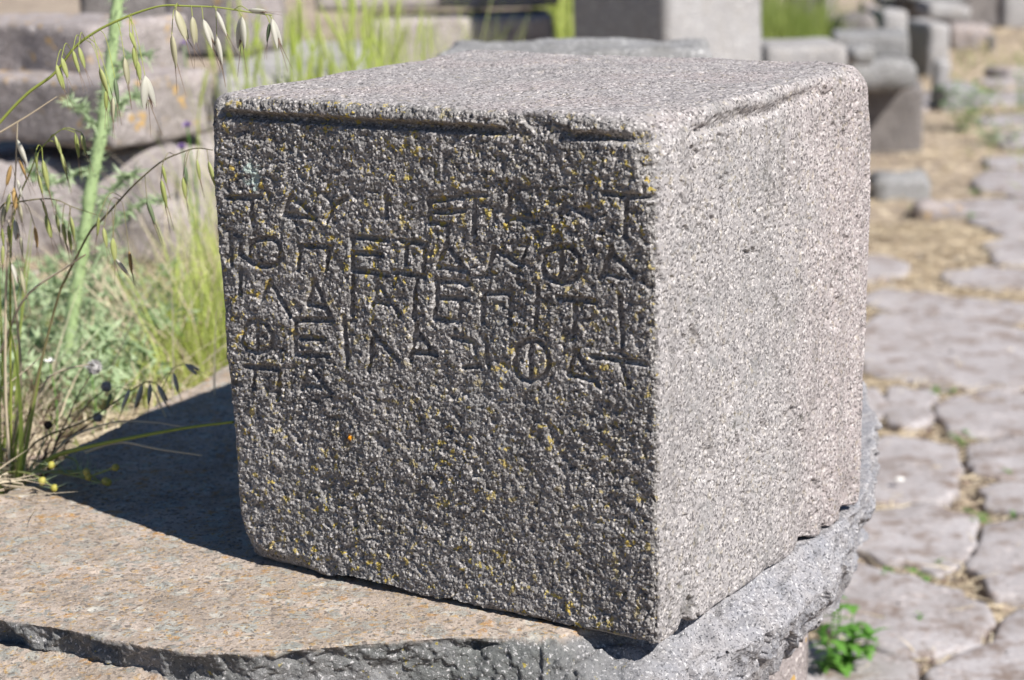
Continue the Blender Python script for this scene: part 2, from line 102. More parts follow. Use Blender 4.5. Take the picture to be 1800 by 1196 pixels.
# ------------------------------------------------------------------ materials
def new_mat(name):
    m = bpy.data.materials.new(name); m.use_nodes = True
    return m, m.node_tree, m.node_tree.nodes['Principled BSDF']
class NB:
    def __init__(s, nt): s.nt = nt
    def n(s, t, **k):
        nd = s.nt.nodes.new(t)
        for a, v in k.items(): setattr(nd, a, v)
        return nd
    def l(s, a, b): s.nt.links.new(a, b)
    def coord(s): return s.n('ShaderNodeTexCoord').outputs['Object']
    def noise(s, co, scale, detail=4, rough=.6, dist=0):
        nd = s.n('ShaderNodeTexNoise'); nd.inputs['Scale'].default_value = scale; nd.inputs['Detail'].default_value = detail
        nd.inputs['Roughness'].default_value = rough; nd.inputs['Distortion'].default_value = dist; s.l(co, nd.inputs['Vector']); return nd.outputs['Fac']
    def vor(s, co, scale, feature='F1', out='Distance', rnd=1):
        nd = s.n('ShaderNodeTexVoronoi', feature=feature); nd.inputs['Scale'].default_value = scale
        nd.inputs['Randomness'].default_value = rnd; s.l(co, nd.inputs['Vector']); return nd.outputs[out]
    def ramp(s, v, stops, interp='LINEAR'):
        nd = s.n('ShaderNodeValToRGB'); cr_ = nd.color_ramp; cr_.interpolation = interp
        while len(cr_.elements) < len(stops): cr_.elements.new(.5)
        for e, (p, c) in zip(cr_.elements, stops):
            e.position = p; e.color = (*c, 1) if isinstance(c, (tuple, list)) else (c, c, c, 1)
        s.l(v, nd.inputs[0]); return nd.outputs[0]
    def mix(s, f, a, b, mode='MIX'):
        nd = s.n('ShaderNodeMix', data_type='RGBA', blend_type=mode)
        for sock, v in ((nd.inputs[0], f), (nd.inputs[6], a), (nd.inputs[7], b)):
            if isinstance(v, (int, float)): sock.default_value = v
            elif isinstance(v, tuple): sock.default_value = (*v, 1)
            else: s.l(v, sock)
        return nd.outputs[2]
    def math(s, op, a, b=0.):
        nd = s.n('ShaderNodeMath', operation=op)
        for i, v in enumerate((a, b)):
            if isinstance(v, (int, float)): nd.inputs[i].default_value = v
            else: s.l(v, nd.inputs[i])
        return nd.outputs[0]
    def bump(s, h, strength, dist, prev=None):
        nd = s.n('ShaderNodeBump'); nd.inputs['Strength'].default_value = strength; nd.inputs['Distance'].default_value = dist
        s.l(h, nd.inputs['Height'])
        if prev is not None: s.l(prev, nd.inputs['Normal'])
        return nd.outputs[0]

def stone_mat(name, base, alt, dark, light, grain=420, patch=7, patchcol=None, patchamt=.5, lichen=None, lamt=.6, lscale=90, bump=.6, bdist=.0015, bscale=300, orange=None):
    """grained volcanic stone: two body tones, dark and pale crystals, optional weathering patches and lichen"""
    m, t, p = new_mat(name); b = NB(t); co = b.coord()
    c = b.mix(b.ramp(b.noise(co, patch, 5, .6), [(.35, 0.), (.65, 1.)]), base, alt)
    g1 = b.noise(co, grain, 2, .7)
    c = b.mix(b.ramp(g1, [(.30, 1.), (.42, 0.)]), c, dark)
    g2 = b.noise(co, grain * .8, 2, .6, .5)
    c = b.mix(b.ramp(g2, [(.58, 0.), (.68, 1.)]), c, light)
    if patchcol:
        pm = b.math('MULTIPLY', b.ramp(b.noise(co, patch * 3.1, 8, .72), [(.5, 0.), (.62, 1.)]), patchamt)
        c = b.mix(pm, c, patchcol)
    if lichen:
        big = b.ramp(b.noise(co, 11, 3, .5), [(.3, 0.), (.62, 1.)])
        sp = b.ramp(b.noise(co, lscale, 2, .6), [(lamt, 0.), (lamt + .045, 1.)])
        c = b.mix(b.math('MULTIPLY', sp, b.math('ADD', b.math('MULTIPLY', big, .8), .2)), c, lichen)
    if orange:
        sp = b.ramp(b.noise(co, lscale * .6, 3, .65, .3), [(lamt + .03, 0.), (lamt + .09, 1.)])
        c = b.mix(sp, c, orange)
    b.l(c, p.inputs['Base Color']); p.inputs['Roughness'].default_value = .85; p.inputs['Specular IOR Level'].default_value = .25
    h = b.math('ADD', b.noise(co, bscale, 5, .65), b.math('MULTIPLY', b.noise(co, bscale * .28, 4, .6), 1.6))
    b.l(b.bump(h, bump, bdist), p.inputs['Normal'])
    return m

def leaf_mat(name, c1, c2, trans=.35, scale=30, rough=.5):
    m, t, p = new_mat(name); b = NB(t)
    oi = b.n('ShaderNodeObjectInfo').outputs['Random']
    g = b.n('ShaderNodeAttribute', attribute_name='tone').outputs['Fac']
    f = b.math('FRACT', b.math('ADD', oi, g))
    c = b.mix(f, c1, c2)
    c = b.mix(b.math('MULTIPLY', b.noise(b.coord(), scale * 10, 3), .5), c, tuple(v * .6 for v in c1))
    b.l(c, p.inputs['Base Color']); p.inputs['Roughness'].default_value = rough; p.inputs['Specular IOR Level'].default_value = .3
    tr = b.n('ShaderNodeBsdfTranslucent'); b.l(c, tr.inputs['Color'])
    mx = b.n('ShaderNodeMixShader'); mx.inputs[0].default_value = trans
    out = t.nodes['Material Output']; b.l(p.outputs[0], mx.inputs[1]); b.l(tr.outputs[0], mx.inputs[2]); b.l(mx.outputs[0], out.inputs[0])
    return m

M = {}
# hero stone: 'front' attribute marks the weathered, lichen-speckled inscribed face
def hero_mat():
    m, t, p = new_mat('inscribed_andesite'); b = NB(t); co = b.coord()
    fr = b.n('ShaderNodeAttribute', attribute_name='crust').outputs['Fac']
    tone = b.n('ShaderNodeAttribute', attribute_name='pink').outputs['Fac']
    body = b.mix(b.ramp(b.noise(co, 9, 5, .6), [(.35, 0.), (.68, 1.)]), (.30, .282, .280), (.375, .35, .348))
    pink = b.mix(b.noise(co, 40, 3), (.395, .345, .34), (.335, .293, .288))
    body = b.mix(tone, body, pink)
    crust = b.mix(b.ramp(b.noise(co, 14, 6, .65), [(.35, 0.), (.65, 1.)]), (.215, .203, .196), (.30, .282, .27))
    c = b.mix(fr, body, crust)
    vc = b.vor(co, 520, out='Color'); sepn = b.n('ShaderNodeSeparateColor'); b.l(vc, sepn.inputs[0])
    c = b.mix(b.math('MULTIPLY', b.ramp(sepn.outputs[0], [(.20, 1.), (.24, 0.)], 'LINEAR'), .72), c, (.075, .07, .072))
    c = b.mix(b.math('MULTIPLY', b.ramp(sepn.outputs[1], [(.82, 0.), (.85, 1.)]), .62), c, (.66, .62, .60))
    c = b.mix(b.ramp(b.noise(co, 260, 2, .6), [(.29, .6), (.40, 0.)]), c, (.10, .095, .1))
    # grey-green crust patches on the sunlit side
    gp = b.ramp(b.noise(co, 17, 8, .75), [(.52, 0.), (.66, .6)])
    c = b.mix(b.math('MULTIPLY', gp, b.math('SUBTRACT', 1., tone)), c, (.23, .228, .226))
    mp = b.n('ShaderNodeMapping'); mp.inputs['Scale'].default_value = (1, 1, .12); b.l(co, mp.inputs['Vector'])
    st = b.ramp(b.noise(mp.outputs[0], 55, 4, .65), [(.50, 0.), (.68, .38)])
    c = b.mix(b.math('MULTIPLY', st, b.math('SUBTRACT', 1., fr)), c, (.17, .16, .155))
    cl = b.math('MULTIPLY', b.ramp(b.noise(co, 22, 4, .7), [(.60, 0.), (.68, 1.)]), b.ramp(b.noise(co, 150, 2, .6), [(.50, 0.), (.56, .8)]))
    c = b.mix(cl, c, (.10, .095, .085))
    # yellow lichen
    big = b.ramp(b.noise(co, 9, 4, .6), [(.36, 0.), (.60, 1.)])
    ly = b.ramp(b.noise(co, 130, 3, .62, .4), [(.595, 0.), (.63, 1.)])
    amt = b.math('MULTIPLY', b.math('ADD', b.math('MULTIPLY', big, .75), .25), b.math('ADD', b.math('MULTIPLY', fr, .8), .12))
    lcol = b.mix(b.noise(co, 60, 1), (.50, .34, .05), (.46, .39, .10))
    c = b.mix(b.math('MULTIPLY', ly, amt), c, lcol)
    lb = b.n('ShaderNodeAttribute', attribute_name='spot').outputs['Fac']
    c = b.mix(lb, c, (.42, .50, .46))
    lo = b.n('ShaderNodeAttribute', attribute_name='orange').outputs['Fac']
    c = b.mix(lo, c, (.75, .30, .02))
    b.l(c, p.inputs['Base Color']); p.inputs['Roughness'].default_value = .95; p.inputs['Specular IOR Level'].default_value = .08
    h = b.math('ADD', b.noise(co, 620, 4, .7), b.math('MULTIPLY', b.noise(co, 210, 3, .6), 1.4))
    b.l(b.bump(h, .9, .0016), p.inputs['Normal'])
    return m
M['hero'] = hero_mat()

def slab_mat():
    m, t, p = new_mat('lichened_slab'); b = NB(t); co = b.coord()
    top = b.n('ShaderNodeAttribute', attribute_name='top').outputs['Fac']
    c = b.mix(b.ramp(b.noise(co, 12, 6, .7), [(.35, 0.), (.66, 1.)]), (.37, .30, .235), (.60, .50, .43))
    # pale grey lichen rosettes, warped voronoi cells
    wn = b.n('ShaderNodeTexNoise'); wn.inputs['Scale'].default_value = 60; b.l(co, wn.inputs['Vector'])
    wv = b.n('ShaderNodeVectorMath', operation='MULTIPLY_ADD'); b.l(wn.outputs['Color'], wv.inputs[0]); wv.inputs[1].default_value = (.02, .02, .02); b.l(co, wv.inputs[2])
    for sc, th, col in ((30, .30, (.40, .41, .375)), (42, .32, (.44, .43, .385)), (75, .28, (.27, .275, .255)), (56, .28, (.58, .55, .49)), (110, .25, (.19, .16, .135)), (160, .30, (.42, .34, .28)), (190, .28, (.16, .14, .125))):
        d = b.vor(wv.outputs[0], sc); cc = b.n('ShaderNodeSeparateColor'); b.l(b.vor(wv.outputs[0], sc, out='Color'), cc.inputs[0])
        c = b.mix(b.math('MULTIPLY', b.ramp(d, [(th, .85), (th + .12, 0.)]), b.ramp(cc.outputs[0], [(.42, 1.), (.52, 0.)])), c, col)
    d = b.vor(wv.outputs[0], 48); cc = b.n('ShaderNodeSeparateColor'); b.l(b.vor(wv.outputs[0], 48, out='Color'), cc.inputs[0])
    om = b.math('MULTIPLY', b.ramp(d, [(.22, 1.), (.34, 0.)]), b.ramp(cc.outputs[1], [(.16, .9), (.20, 0.)]))
    om = b.math('MAXIMUM', om, b.ramp(b.noise(co, 26, 5, .7), [(.60, 0.), (.66, 1.)]))
    om = b.math('MULTIPLY', om, b.ramp(b.noise(co, 210, 3, .7), [(.42, .0), (.52, .9)]))
    c = b.mix(om, c, (.48, .25, .07))
    c = b.mix(b.math('MULTIPLY', b.ramp(b.noise(co, 150, 3, .7), [(.56, 0.), (.62, 1.)]), .7), c, (.48, .30, .10))
    c = b.mix(b.ramp(b.noise(co, 330, 3, .7), [(.30, .8), (.43, 0.)]), c, (.12, .105, .10))
    c = b.mix(b.ramp(b.noise(co, 420, 2, .7), [(.60, 0.), (.72, .7)]), c, (.66, .60, .55))
    big = b.ramp(b.noise(co, 16, 6, .7), [(.42, 0.), (.62, .75)])
    c = b.mix(b.math('MULTIPLY', big, b.ramp(b.noise(co, 240, 3, .7), [(.42, 0.), (.55, .8)])), c, (.24, .205, .18))
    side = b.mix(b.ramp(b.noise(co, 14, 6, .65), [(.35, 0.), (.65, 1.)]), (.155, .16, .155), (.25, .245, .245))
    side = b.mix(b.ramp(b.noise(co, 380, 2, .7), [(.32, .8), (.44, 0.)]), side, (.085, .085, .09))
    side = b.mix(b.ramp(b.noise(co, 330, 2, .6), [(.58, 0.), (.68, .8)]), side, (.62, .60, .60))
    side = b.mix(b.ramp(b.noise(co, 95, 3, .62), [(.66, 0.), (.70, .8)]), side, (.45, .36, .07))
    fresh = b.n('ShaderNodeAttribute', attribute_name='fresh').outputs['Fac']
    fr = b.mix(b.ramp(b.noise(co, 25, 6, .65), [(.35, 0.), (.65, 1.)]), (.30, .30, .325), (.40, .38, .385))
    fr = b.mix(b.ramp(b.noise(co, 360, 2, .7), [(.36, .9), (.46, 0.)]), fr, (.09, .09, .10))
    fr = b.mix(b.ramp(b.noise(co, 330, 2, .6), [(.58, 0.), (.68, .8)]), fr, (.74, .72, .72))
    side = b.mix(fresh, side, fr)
    c = b.mix(top, side, c)
    b.l(c, p.inputs['Base Color']); p.inputs['Roughness'].default_value = .95; p.inputs['Specular IOR Level'].default_value = .08
    h = b.math('ADD', b.noise(co, 420, 5, .75), b.math('MULTIPLY', b.noise(co, 150, 4, .7), 1.2))
    b.l(b.bump(h, .9, .003), p.inputs['Normal'])
    return m
M['slab'] = slab_mat()
M['pinkstone'] = stone_mat('pinkish_grey_stone', (.34, .295, .285), (.25, .22, .215), (.11, .10, .095), (.52, .47, .45), grain=160, patch=5, patchcol=(.20, .175, .16), patchamt=.75, lichen=(.42, .27, .10), lamt=.62, lscale=30, bump=.8, bdist=.006, bscale=90)
M['palepink'] = stone_mat('pale_pinkish_stone', (.40, .355, .34), (.33, .29, .28), (.19, .165, .16), (.52, .48, .46), grain=150, patch=5, patchcol=(.20, .17, .16), patchamt=.8, bump=.7, bdist=.006, bscale=85)
M['greystone'] = stone_mat('grey_stone', (.26, .255, .255), (.20, .195, .19), (.11, .11, .11), (.5, .49, .48), grain=150, patch=6, patchcol=(.17, .165, .155), patchamt=.7, bump=.7, bdist=.006, bscale=80)
M['palestone'] = stone_mat('pale_stone', (.32, .31, .31), (.27, .255, .25), (.15, .145, .14), (.55, .53, .51), grain=130, patch=5, patchcol=(.3, .28, .26), patchamt=.5, bump=.6, bdist=.005, bscale=80)
M['darkstone'] = stone_mat('dark_basalt', (.155, .14, .135), (.20, .18, .17), (.06, .06, .06), (.32, .3, .29), grain=130, patch=6, patchcol=(.10, .09, .085), patchamt=.6, bump=.8, bdist=.006, bscale=70)
M['paving'] = stone_mat('worn_paving_stone', (.37, .345, .35), (.29, .265, .262), (.17, .14, .13), (.45, .40, .39), grain=95, patch=5, patchcol=(.17, .125, .10), patchamt=.85, bump=.5, bdist=.005, bscale=60)
def soil_mat():
    m, t, p = new_mat('dry_soil'); b = NB(t); co = b.coord()
    c = b.mix(b.ramp(b.noise(co, 3, 7, .7), [(.35, 0.), (.65, 1.)]), (.30, .23, .175), (.56, .45, .345))
    c = b.mix(b.ramp(b.noise(co, 38, 5, .7), [(.34, .9), (.5, 0.)]), c, (.10, .075, .06))
    c = b.mix(b.ramp(b.noise(co, 75, 3, .7), [(.56, 0.), (.68, .85)]), c, (.52, .42, .30))
    b.l(c, p.inputs['Base Color']); p.inputs['Roughness'].default_value = .95
    b.l(b.bump(b.noise(co, 45, 7, .75), .9, .02), p.inputs['Normal'])
    return m
M['soil'] = soil_mat()
M['green'] = leaf_mat('fresh_grass', (.22, .30, .06), (.38, .42, .13), .45)
M['bright'] = leaf_mat('bright_grass', (.55, .66, .14), (.72, .76, .30), .55)
M['leafgreen'] = leaf_mat('weed_leaf', (.14, .34, .06), (.26, .50, .11), .45)
M['greyleaf'] = leaf_mat('grey_green_leaf', (.38, .50, .27), (.56, .66, .42), .45)
M['straw'] = leaf_mat('straw', (.62, .51, .36), (.80, .70, .53), .3)
M['brown'] = leaf_mat('dead_stem', (.12, .075, .055), (.24, .165, .12), .1)
M['thistle'] = leaf_mat('thistle_stem', (.32, .46, .20), (.44, .56, .28), .15)
M['gl_green'] = leaf_mat('green_glume', (.46, .52, .16), (.62, .64, .30), .5)
M['gl_cream'] = leaf_mat('cream_glume', (.58, .55, .36), (.72, .68, .50), .5)
M['gl_white'] = leaf_mat('papery_glume', (.70, .68, .58), (.80, .77, .68), .5)
M['gl_tan'] = leaf_mat('tan_glume', (.52, .34, .14), (.66, .46, .20), .4)
M['gl_dark'] = leaf_mat('bluish_green_glume', (.17, .24, .13), (.26, .32, .18), .4)
M['awn'] = leaf_mat('awn', (.16, .11, .08), (.30, .22, .15), .1)
M['oatstem'] = leaf_mat('oat_stem', (.30, .36, .07), (.42, .44, .12), .2)
M['olive'] = leaf_mat('dry_olive_stem', (.16, .14, .07), (.24, .21, .10), .1)
M['purple'] = leaf_mat('purple_petal', (.30, .18, .50), (.42, .28, .60), .3)
M['seedhead'] = leaf_mat('grey_seedhead', (.46, .44, .44), (.60, .58, .57), .2)
M['bud'] = leaf_mat('yellow_bud', (.50, .46, .10), (.60, .52, .16), .3)
M['white'] = leaf_mat('bleached_scrap', (.8, .78, .74), (.8, .78, .74), 0)

# ------------------------------------------------------------------ mesh builders
def rbox_mesh(name, size, res, r=.015, amp=.006, seed=1, nscale=.08, rvar=.6, chip=0., taper=0.):
    """weathered rounded box, centred in x and y, base at z = 0"""
    sx, sy, sz = size; n = [max(2, int(round(s / res))) for s in size]
    vs, fs, off = [], [], 0
    for ax in range(3):
        a1, a2 = [i for i in range(3) if i != ax]
        for side in (0, 1):
            g1, g2 = np.meshgrid(np.arange(n[a1] + 1), np.arange(n[a2] + 1), indexing='ij')
            idx = np.zeros((g1.size, 3), np.int64); idx[:, a1] = g1.ravel(); idx[:, a2] = g2.ravel(); idx[:, ax] = side * n[ax]
            vs.append(idx)
            ii = (np.arange(n[a1])[:, None] * (n[a2] + 1) + np.arange(n[a2])[None, :]).ravel() + off
            q = np.stack([ii, ii + n[a2] + 1, ii + n[a2] + 2, ii + 1], 1)
            flip = (side == 0) ^ (ax == 1)
            fs.append(q[:, ::-1] if flip else q); off += g1.size
    I = np.concatenate(vs); F = np.concatenate(fs)
    key = I[:, 0] * 4000000 + I[:, 1] * 2000 + I[:, 2]
    _, first, inv = np.unique(key, return_index=True, return_inverse=True)
    I = I[first]; F = inv.ravel()[F]
    P = I / np.array(n) * np.array(size)
    rr = r * (1 + rvar * vnoise(P + seed * 3.1, max(size) * .3, seed)); rr = np.clip(rr, r * .3, min(size) * .45)
    rr = rr[:, None]; S = np.array(size)
    q = np.minimum(np.maximum(P, rr), S - rr); d = P - q; L = np.linalg.norm(d, axis=1, keepdims=True); nn = d / np.maximum(L, 1e-9)
    P = q + nn * rr
    X = P + seed * 7.7
    disp = amp * (vnoise(X, nscale, seed) + .5 * vnoise(X, nscale * .4, seed + 1) + .3 * vnoise(X, nscale * .17, seed + 2))
    if chip: disp -= chip * sstep(.15, .6, vnoise(X, nscale * 1.5, seed + 5)) * (np.abs(nn).max(1) < .95)
    P = P + nn * disp[:, None]
    P -= np.array([sx / 2, sy / 2, 0])
    if taper: P[:, :2] *= (1 - taper * P[:, 2:] / sz)
    return npmesh(name, P, F)

def tube(pts, rad, sides=5, closed=True):
    """pts (n,3), rad scalar or n: returns V, F"""
    P = np.asarray(pts, float); n = len(P); rad = np.broadcast_to(np.asarray(rad, float), (n,))
    T = np.gradient(P, axis=0); T /= np.linalg.norm(T, axis=1, keepdims=True) + 1e-12
    up = np.array([.13, .21, .97]) if abs(T[0] @ np.array([.13, .21, .97])) < .9 else np.array([1., 0, 0])
    A = np.cross(T, up); A /= np.linalg.norm(A, axis=1, keepdims=True) + 1e-12; B = np.cross(T, A)
    an = np.arange(sides) / sides * 2 * math.pi
    V = P[:, None] + rad[:, None, None] * (A[:, None] * np.cos(an)[None, :, None] + B[:, None] * np.sin(an)[None, :, None])
    i = np.arange(n - 1)[:, None] * sides; j = np.arange(sides)[None]; j2 = (j + 1) % sides
    F = np.stack([i + j, i + j2, i + sides + j2, i + sides + j], -1).reshape(-1, 4)
    return V.reshape(-1, 3), F
def smooth_line(pts, k=6):
    P = [np.array(p, float) for p in pts]; P = [2 * P[0] - P[1]] + P + [2 * P[-1] - P[-2]]; out = []
    for i in range(1, len(P) - 2):
        p0, p1, p2, p3 = P[i - 1:i + 3]
        for t in np.arange(k) / k:
            out.append(.5 * (2 * p1 + (p2 - p0) * t + (2 * p0 - 5 * p1 + 4 * p2 - p3) * t * t + (3 * p1 - p0 - 3 * p2 + p3) * t ** 3))
    out.append(P[-2]); return np.array(out)
class Geo:
    def __init__(s): s.V = []; s.F = []; s.T = []; s.n = 0
    def add(s, V, F, tone=0.):
        V = np.asarray(V, float); s.V.append(V); s.F.append(np.asarray(F) + s.n); s.n += len(V); s.T.append(np.full(len(V), tone))
    def mesh(s, name, smooth=True):
        me = npmesh(name, np.concatenate(s.V), np.concatenate(s.F), smooth); attr(me, 'tone', np.concatenate(s.T)); return me
def blades(base, direction, length, width, bend, rng, segs=4, face=None):
    """many tapered grass blades at once. base (n,3), direction (n,3) unit, bend (n,3) added quadratically"""
    n = len(base); t = np.linspace(0, 1, segs + 1)
    side = np.cross(direction, rng.normal(size=(n, 3))); side /= np.linalg.norm(side, axis=1, keepdims=True)
    Pc = base[:, None] + direction[:, None] * (length[:, None, None] * t[None, :, None]) + bend[:, None] * (t ** 2)[None, :, None]
    wd = width[:, None] * (1 - t[None] ** 1.6 * .92) * .5
    Lf = Pc - side[:, None] * wd[..., None]; Rt = Pc + side[:, None] * wd[..., None]
    V = np.stack([Lf, Rt], 2).reshape(n, -1, 3)
    k = (segs + 1) * 2; i = np.arange(segs) * 2
    f = np.stack([i, i + 1, i + 3, i + 2], 1)
    F = (f[None] + (np.arange(n) * k)[:, None, None]).reshape(-1, 4)
    tone = np.repeat(rng.random(n), k)
    return V.reshape(-1, 3), F, tone
def blade_obj(name, mat, parts, label=None, cat=None, kind=None, parent=None, group=None):
    g = Geo()
    for V, F, tone in parts: g.V.append(V); g.F.append(F + g.n); g.T.append(tone); g.n += len(V)
    o = link(name, g.mesh(name), mat, parent); return tag(o, label, cat, group, kind)

# ------------------------------------------------------------------ terrain
def ground_h(x, y):
    x = np.asarray(x, float); y = np.asarray(y, float)
    t = sstep(-.22, .38, x - .05 * np.clip(y - 3, 0, 8))
    base = -.065 + (-.625 + .065) * t
    P = np.stack([x, y, np.zeros_like(x)], -1).reshape(-1, 3)
    nz = vnoise(P, .35, 3) * .012 + vnoise(P, .09, 4) * .007
    nz = nz.reshape(x.shape)
    return base + nz * (.4 + .9 * (1 - t))
def axis(lo, hi, flo, fhi, fine):
    mid = np.arange(flo, fhi, fine); out = []
    v = flo; st = fine
    while v > lo: st *= 1.25; v -= st; out.append(v)
    left = out[::-1]; out = []; v = mid[-1]; st = fine
    while v < hi: st *= 1.25; v += st; out.append(v)
    return np.concatenate([left, mid, out])
gx = axis(-90, 90, -1.3, 3.6, .028); gy = axis(-20, 180, 1.9, 9.0, .034)
GX, GY = np.meshgrid(gx, gy, indexing='ij'); GZ = ground_h(GX, GY)
V = np.stack([GX, GY, GZ], -1).reshape(-1, 3); ny = len(gy)
ii = (np.arange(len(gx) - 1)[:, None] * ny + np.arange(ny - 1)[None]).ravel()
gme = npmesh('ground', V, np.stack([ii, ii + ny, ii + ny + 1, ii + 1], 1))
tag(link('ground', gme, M['soil']), None, None, kind='structure')
def gz(x, y): return float(ground_h(np.array([x]), np.array([y]))[0])

# ------------------------------------------------------------------ path of flagstones
path = bpy.data.objects.new('path', None); C.objects.link(path); path['kind'] = 'structure'
def in_poly(x, y, poly):
    c = np.zeros(x.shape, bool); j = len(poly) - 1
    for i in range(len(poly)):
        xi, yi = poly[i]; xj, yj = poly[j]
        c ^= ((yi > y) != (yj > y)) & (x < (xj - xi) * (y - yi) / (yj - yi + 1e-12) + xi); j = i
    return c
def flag(poly, seed, h=.019):
    Q = np.array(poly)
    for _ in range(2):                                         # round the corners
        nx = np.roll(Q, -1, 0); Q = np.stack([Q * .88 + nx * .12, Q * .12 + nx * .88], 1).reshape(-1, 2)
    c = Q.mean(0); Q = c + (Q - c) * 1.06; Q = np.stack([Q, (Q + np.roll(Q, -1, 0)) / 2], 1).reshape(-1, 2); n = len(Q); rings = []
    jit = vnoise(np.column_stack([Q, np.full(n, seed * .7)]), .06, seed) * .034
    dirs = (Q - c) / (np.linalg.norm(Q - c, axis=1, keepdims=True) + 1e-9); Q = Q + dirs * jit[:, None]
    tilt = np.array([math.sin(seed * 1.7), math.cos(seed * 2.3)]) * .012
    def ring(s, dz): 
        P = c + (Q - c) * s; z = -.622 + h + dz + (P - c) @ tilt * .8 + vnoise(np.column_stack([P, np.full(n, .1)]), .10, 9) * .007
        return np.column_stack([P, z])
    for s, dz in ((.02, .0), (.25, 0), (.5, 0), (.72, 0), (.90, -.0005), (.965, -.002), (.99, -.006), (1., -.012), (1.005, -.03), (1.0, -.07)): rings.append(ring(s, dz))
    V = np.concatenate(rings); i = np.arange(len(rings) - 1)[:, None] * n; j = np.arange(n)[None]; j2 = (j + 1) % n
    F = np.stack([i + j, i + n + j, i + n + j2, i + j2], -1).reshape(-1, 4)[:, ::-1]
    return npmesh('paving_stone', V, F)
polys = list(D['PAVE'])
rnd = random.Random(5)
yy = 1.2; row = 0
while yy < 17:                                                # flagstones beyond the right of the view and further along
    hgt = rnd.uniform(.28, .42); x = (1.75 if yy < 8 else 2.5) + .23 * (yy - 5) + (row % 2) * .15; x = max(x, .9 + rnd.random() * .1)
    while x < 5.5 + .2 * yy:
        wd = rnd.uniform(.32, .6); j = lambda: rnd.uniform(-.03, .03)
        polys.append([(x + .03 + j(), yy + j()), (x + wd / 2, yy - .02 + j()), (x + wd - .03 + j(), yy + .01 + j()), (x + wd + j(), yy + hgt / 2), (x + wd - .04 + j(), yy + hgt - .05 + j()), (x + wd / 2, yy + hgt - .02 + j()), (x + .03 + j(), yy + hgt - .04 + j()), (x + j(), yy + hgt / 2)])
        x += wd + rnd.uniform(.02, .06)
    yy += hgt + .03; row += 1
keep = list(D['PAVE'])
for q in polys[len(keep):]:
    cx, cy = np.mean([p[0] for p in q]), np.mean([p[1] for p in q])
    if not any(min(p[0] for p in k) - .2 < cx < max(p[0] for p in k) + .24 and min(p[1] for p in k) - .2 < cy < max(p[1] for p in k) + .2 for k in D['PAVE']): keep.append(q)
PAVE = keep
for i, q in enumerate(PAVE): link('paving_stone', flag(q, i + 1), M['paving'], path)
def on_flag(x, y):
    m = np.zeros(x.shape, bool)
    for q in PAVE: m |= in_poly(x, y, q)
    return m

# ------------------------------------------------------------------ the inscribed block
BA, BB, BTH, BX, BY = D['BLK']; BH = .45
BROT = Matrix(((-math.cos(BTH), math.sin(BTH), 0, BX), (math.sin(BTH), math.cos(BTH), 0, BY), (0, 0, 1, 0), (0, 0, 0, 1)))
# local frame: x along the inscribed face from the near corner, y into the stone, z up (left handed, so x is mirrored when meshed)
def block_surface(face, n1, n2):
    """grid on one face of the box in local coordinates, spacing dense near the edges"""
    S = np.array([BA, BB, BH])
    ax, side = {'front': (1, 0), 'right': (0, 0), 'top': (2, 1), 'left': (0, 1), 'back': (1, 1), 'bottom': (2, 0)}[face]
    a1, a2 = [i for i in range(3) if i != ax]
    g1, g2 = np.meshgrid(np.linspace(0, 1, n1 + 1), np.linspace(0, 1, n2 + 1), indexing='ij')
    P = np.zeros((g1.size, 3)); P[:, a1] = g1.ravel() * S[a1]; P[:, a2] = g2.ravel() * S[a2]; P[:, ax] = side * S[ax]
    ii = (np.arange(n1)[:, None] * (n2 + 1) + np.arange(n2)[None, :]).ravel()
    q = np.stack([ii, ii + n2 + 1, ii + n2 + 2, ii + 1], 1)
    if not ((side == 0) ^ (ax == 1)): q = q[:, ::-1]
    return P, q
def seg_dist(U, V, pl):
    d = np.full(U.shape, 9.)
    for (x0, y0), (x1, y1) in zip(pl[:-1], pl[1:]):
        vx, vy = x1 - x0, y1 - y0; t = np.clip(((U - x0) * vx + (V - y0) * vy) / (vx * vx + vy * vy + 1e-12), 0, 1)
        d = np.minimum(d, np.hypot(U - x0 - t * vx, V - y0 - t * vy))
    return d
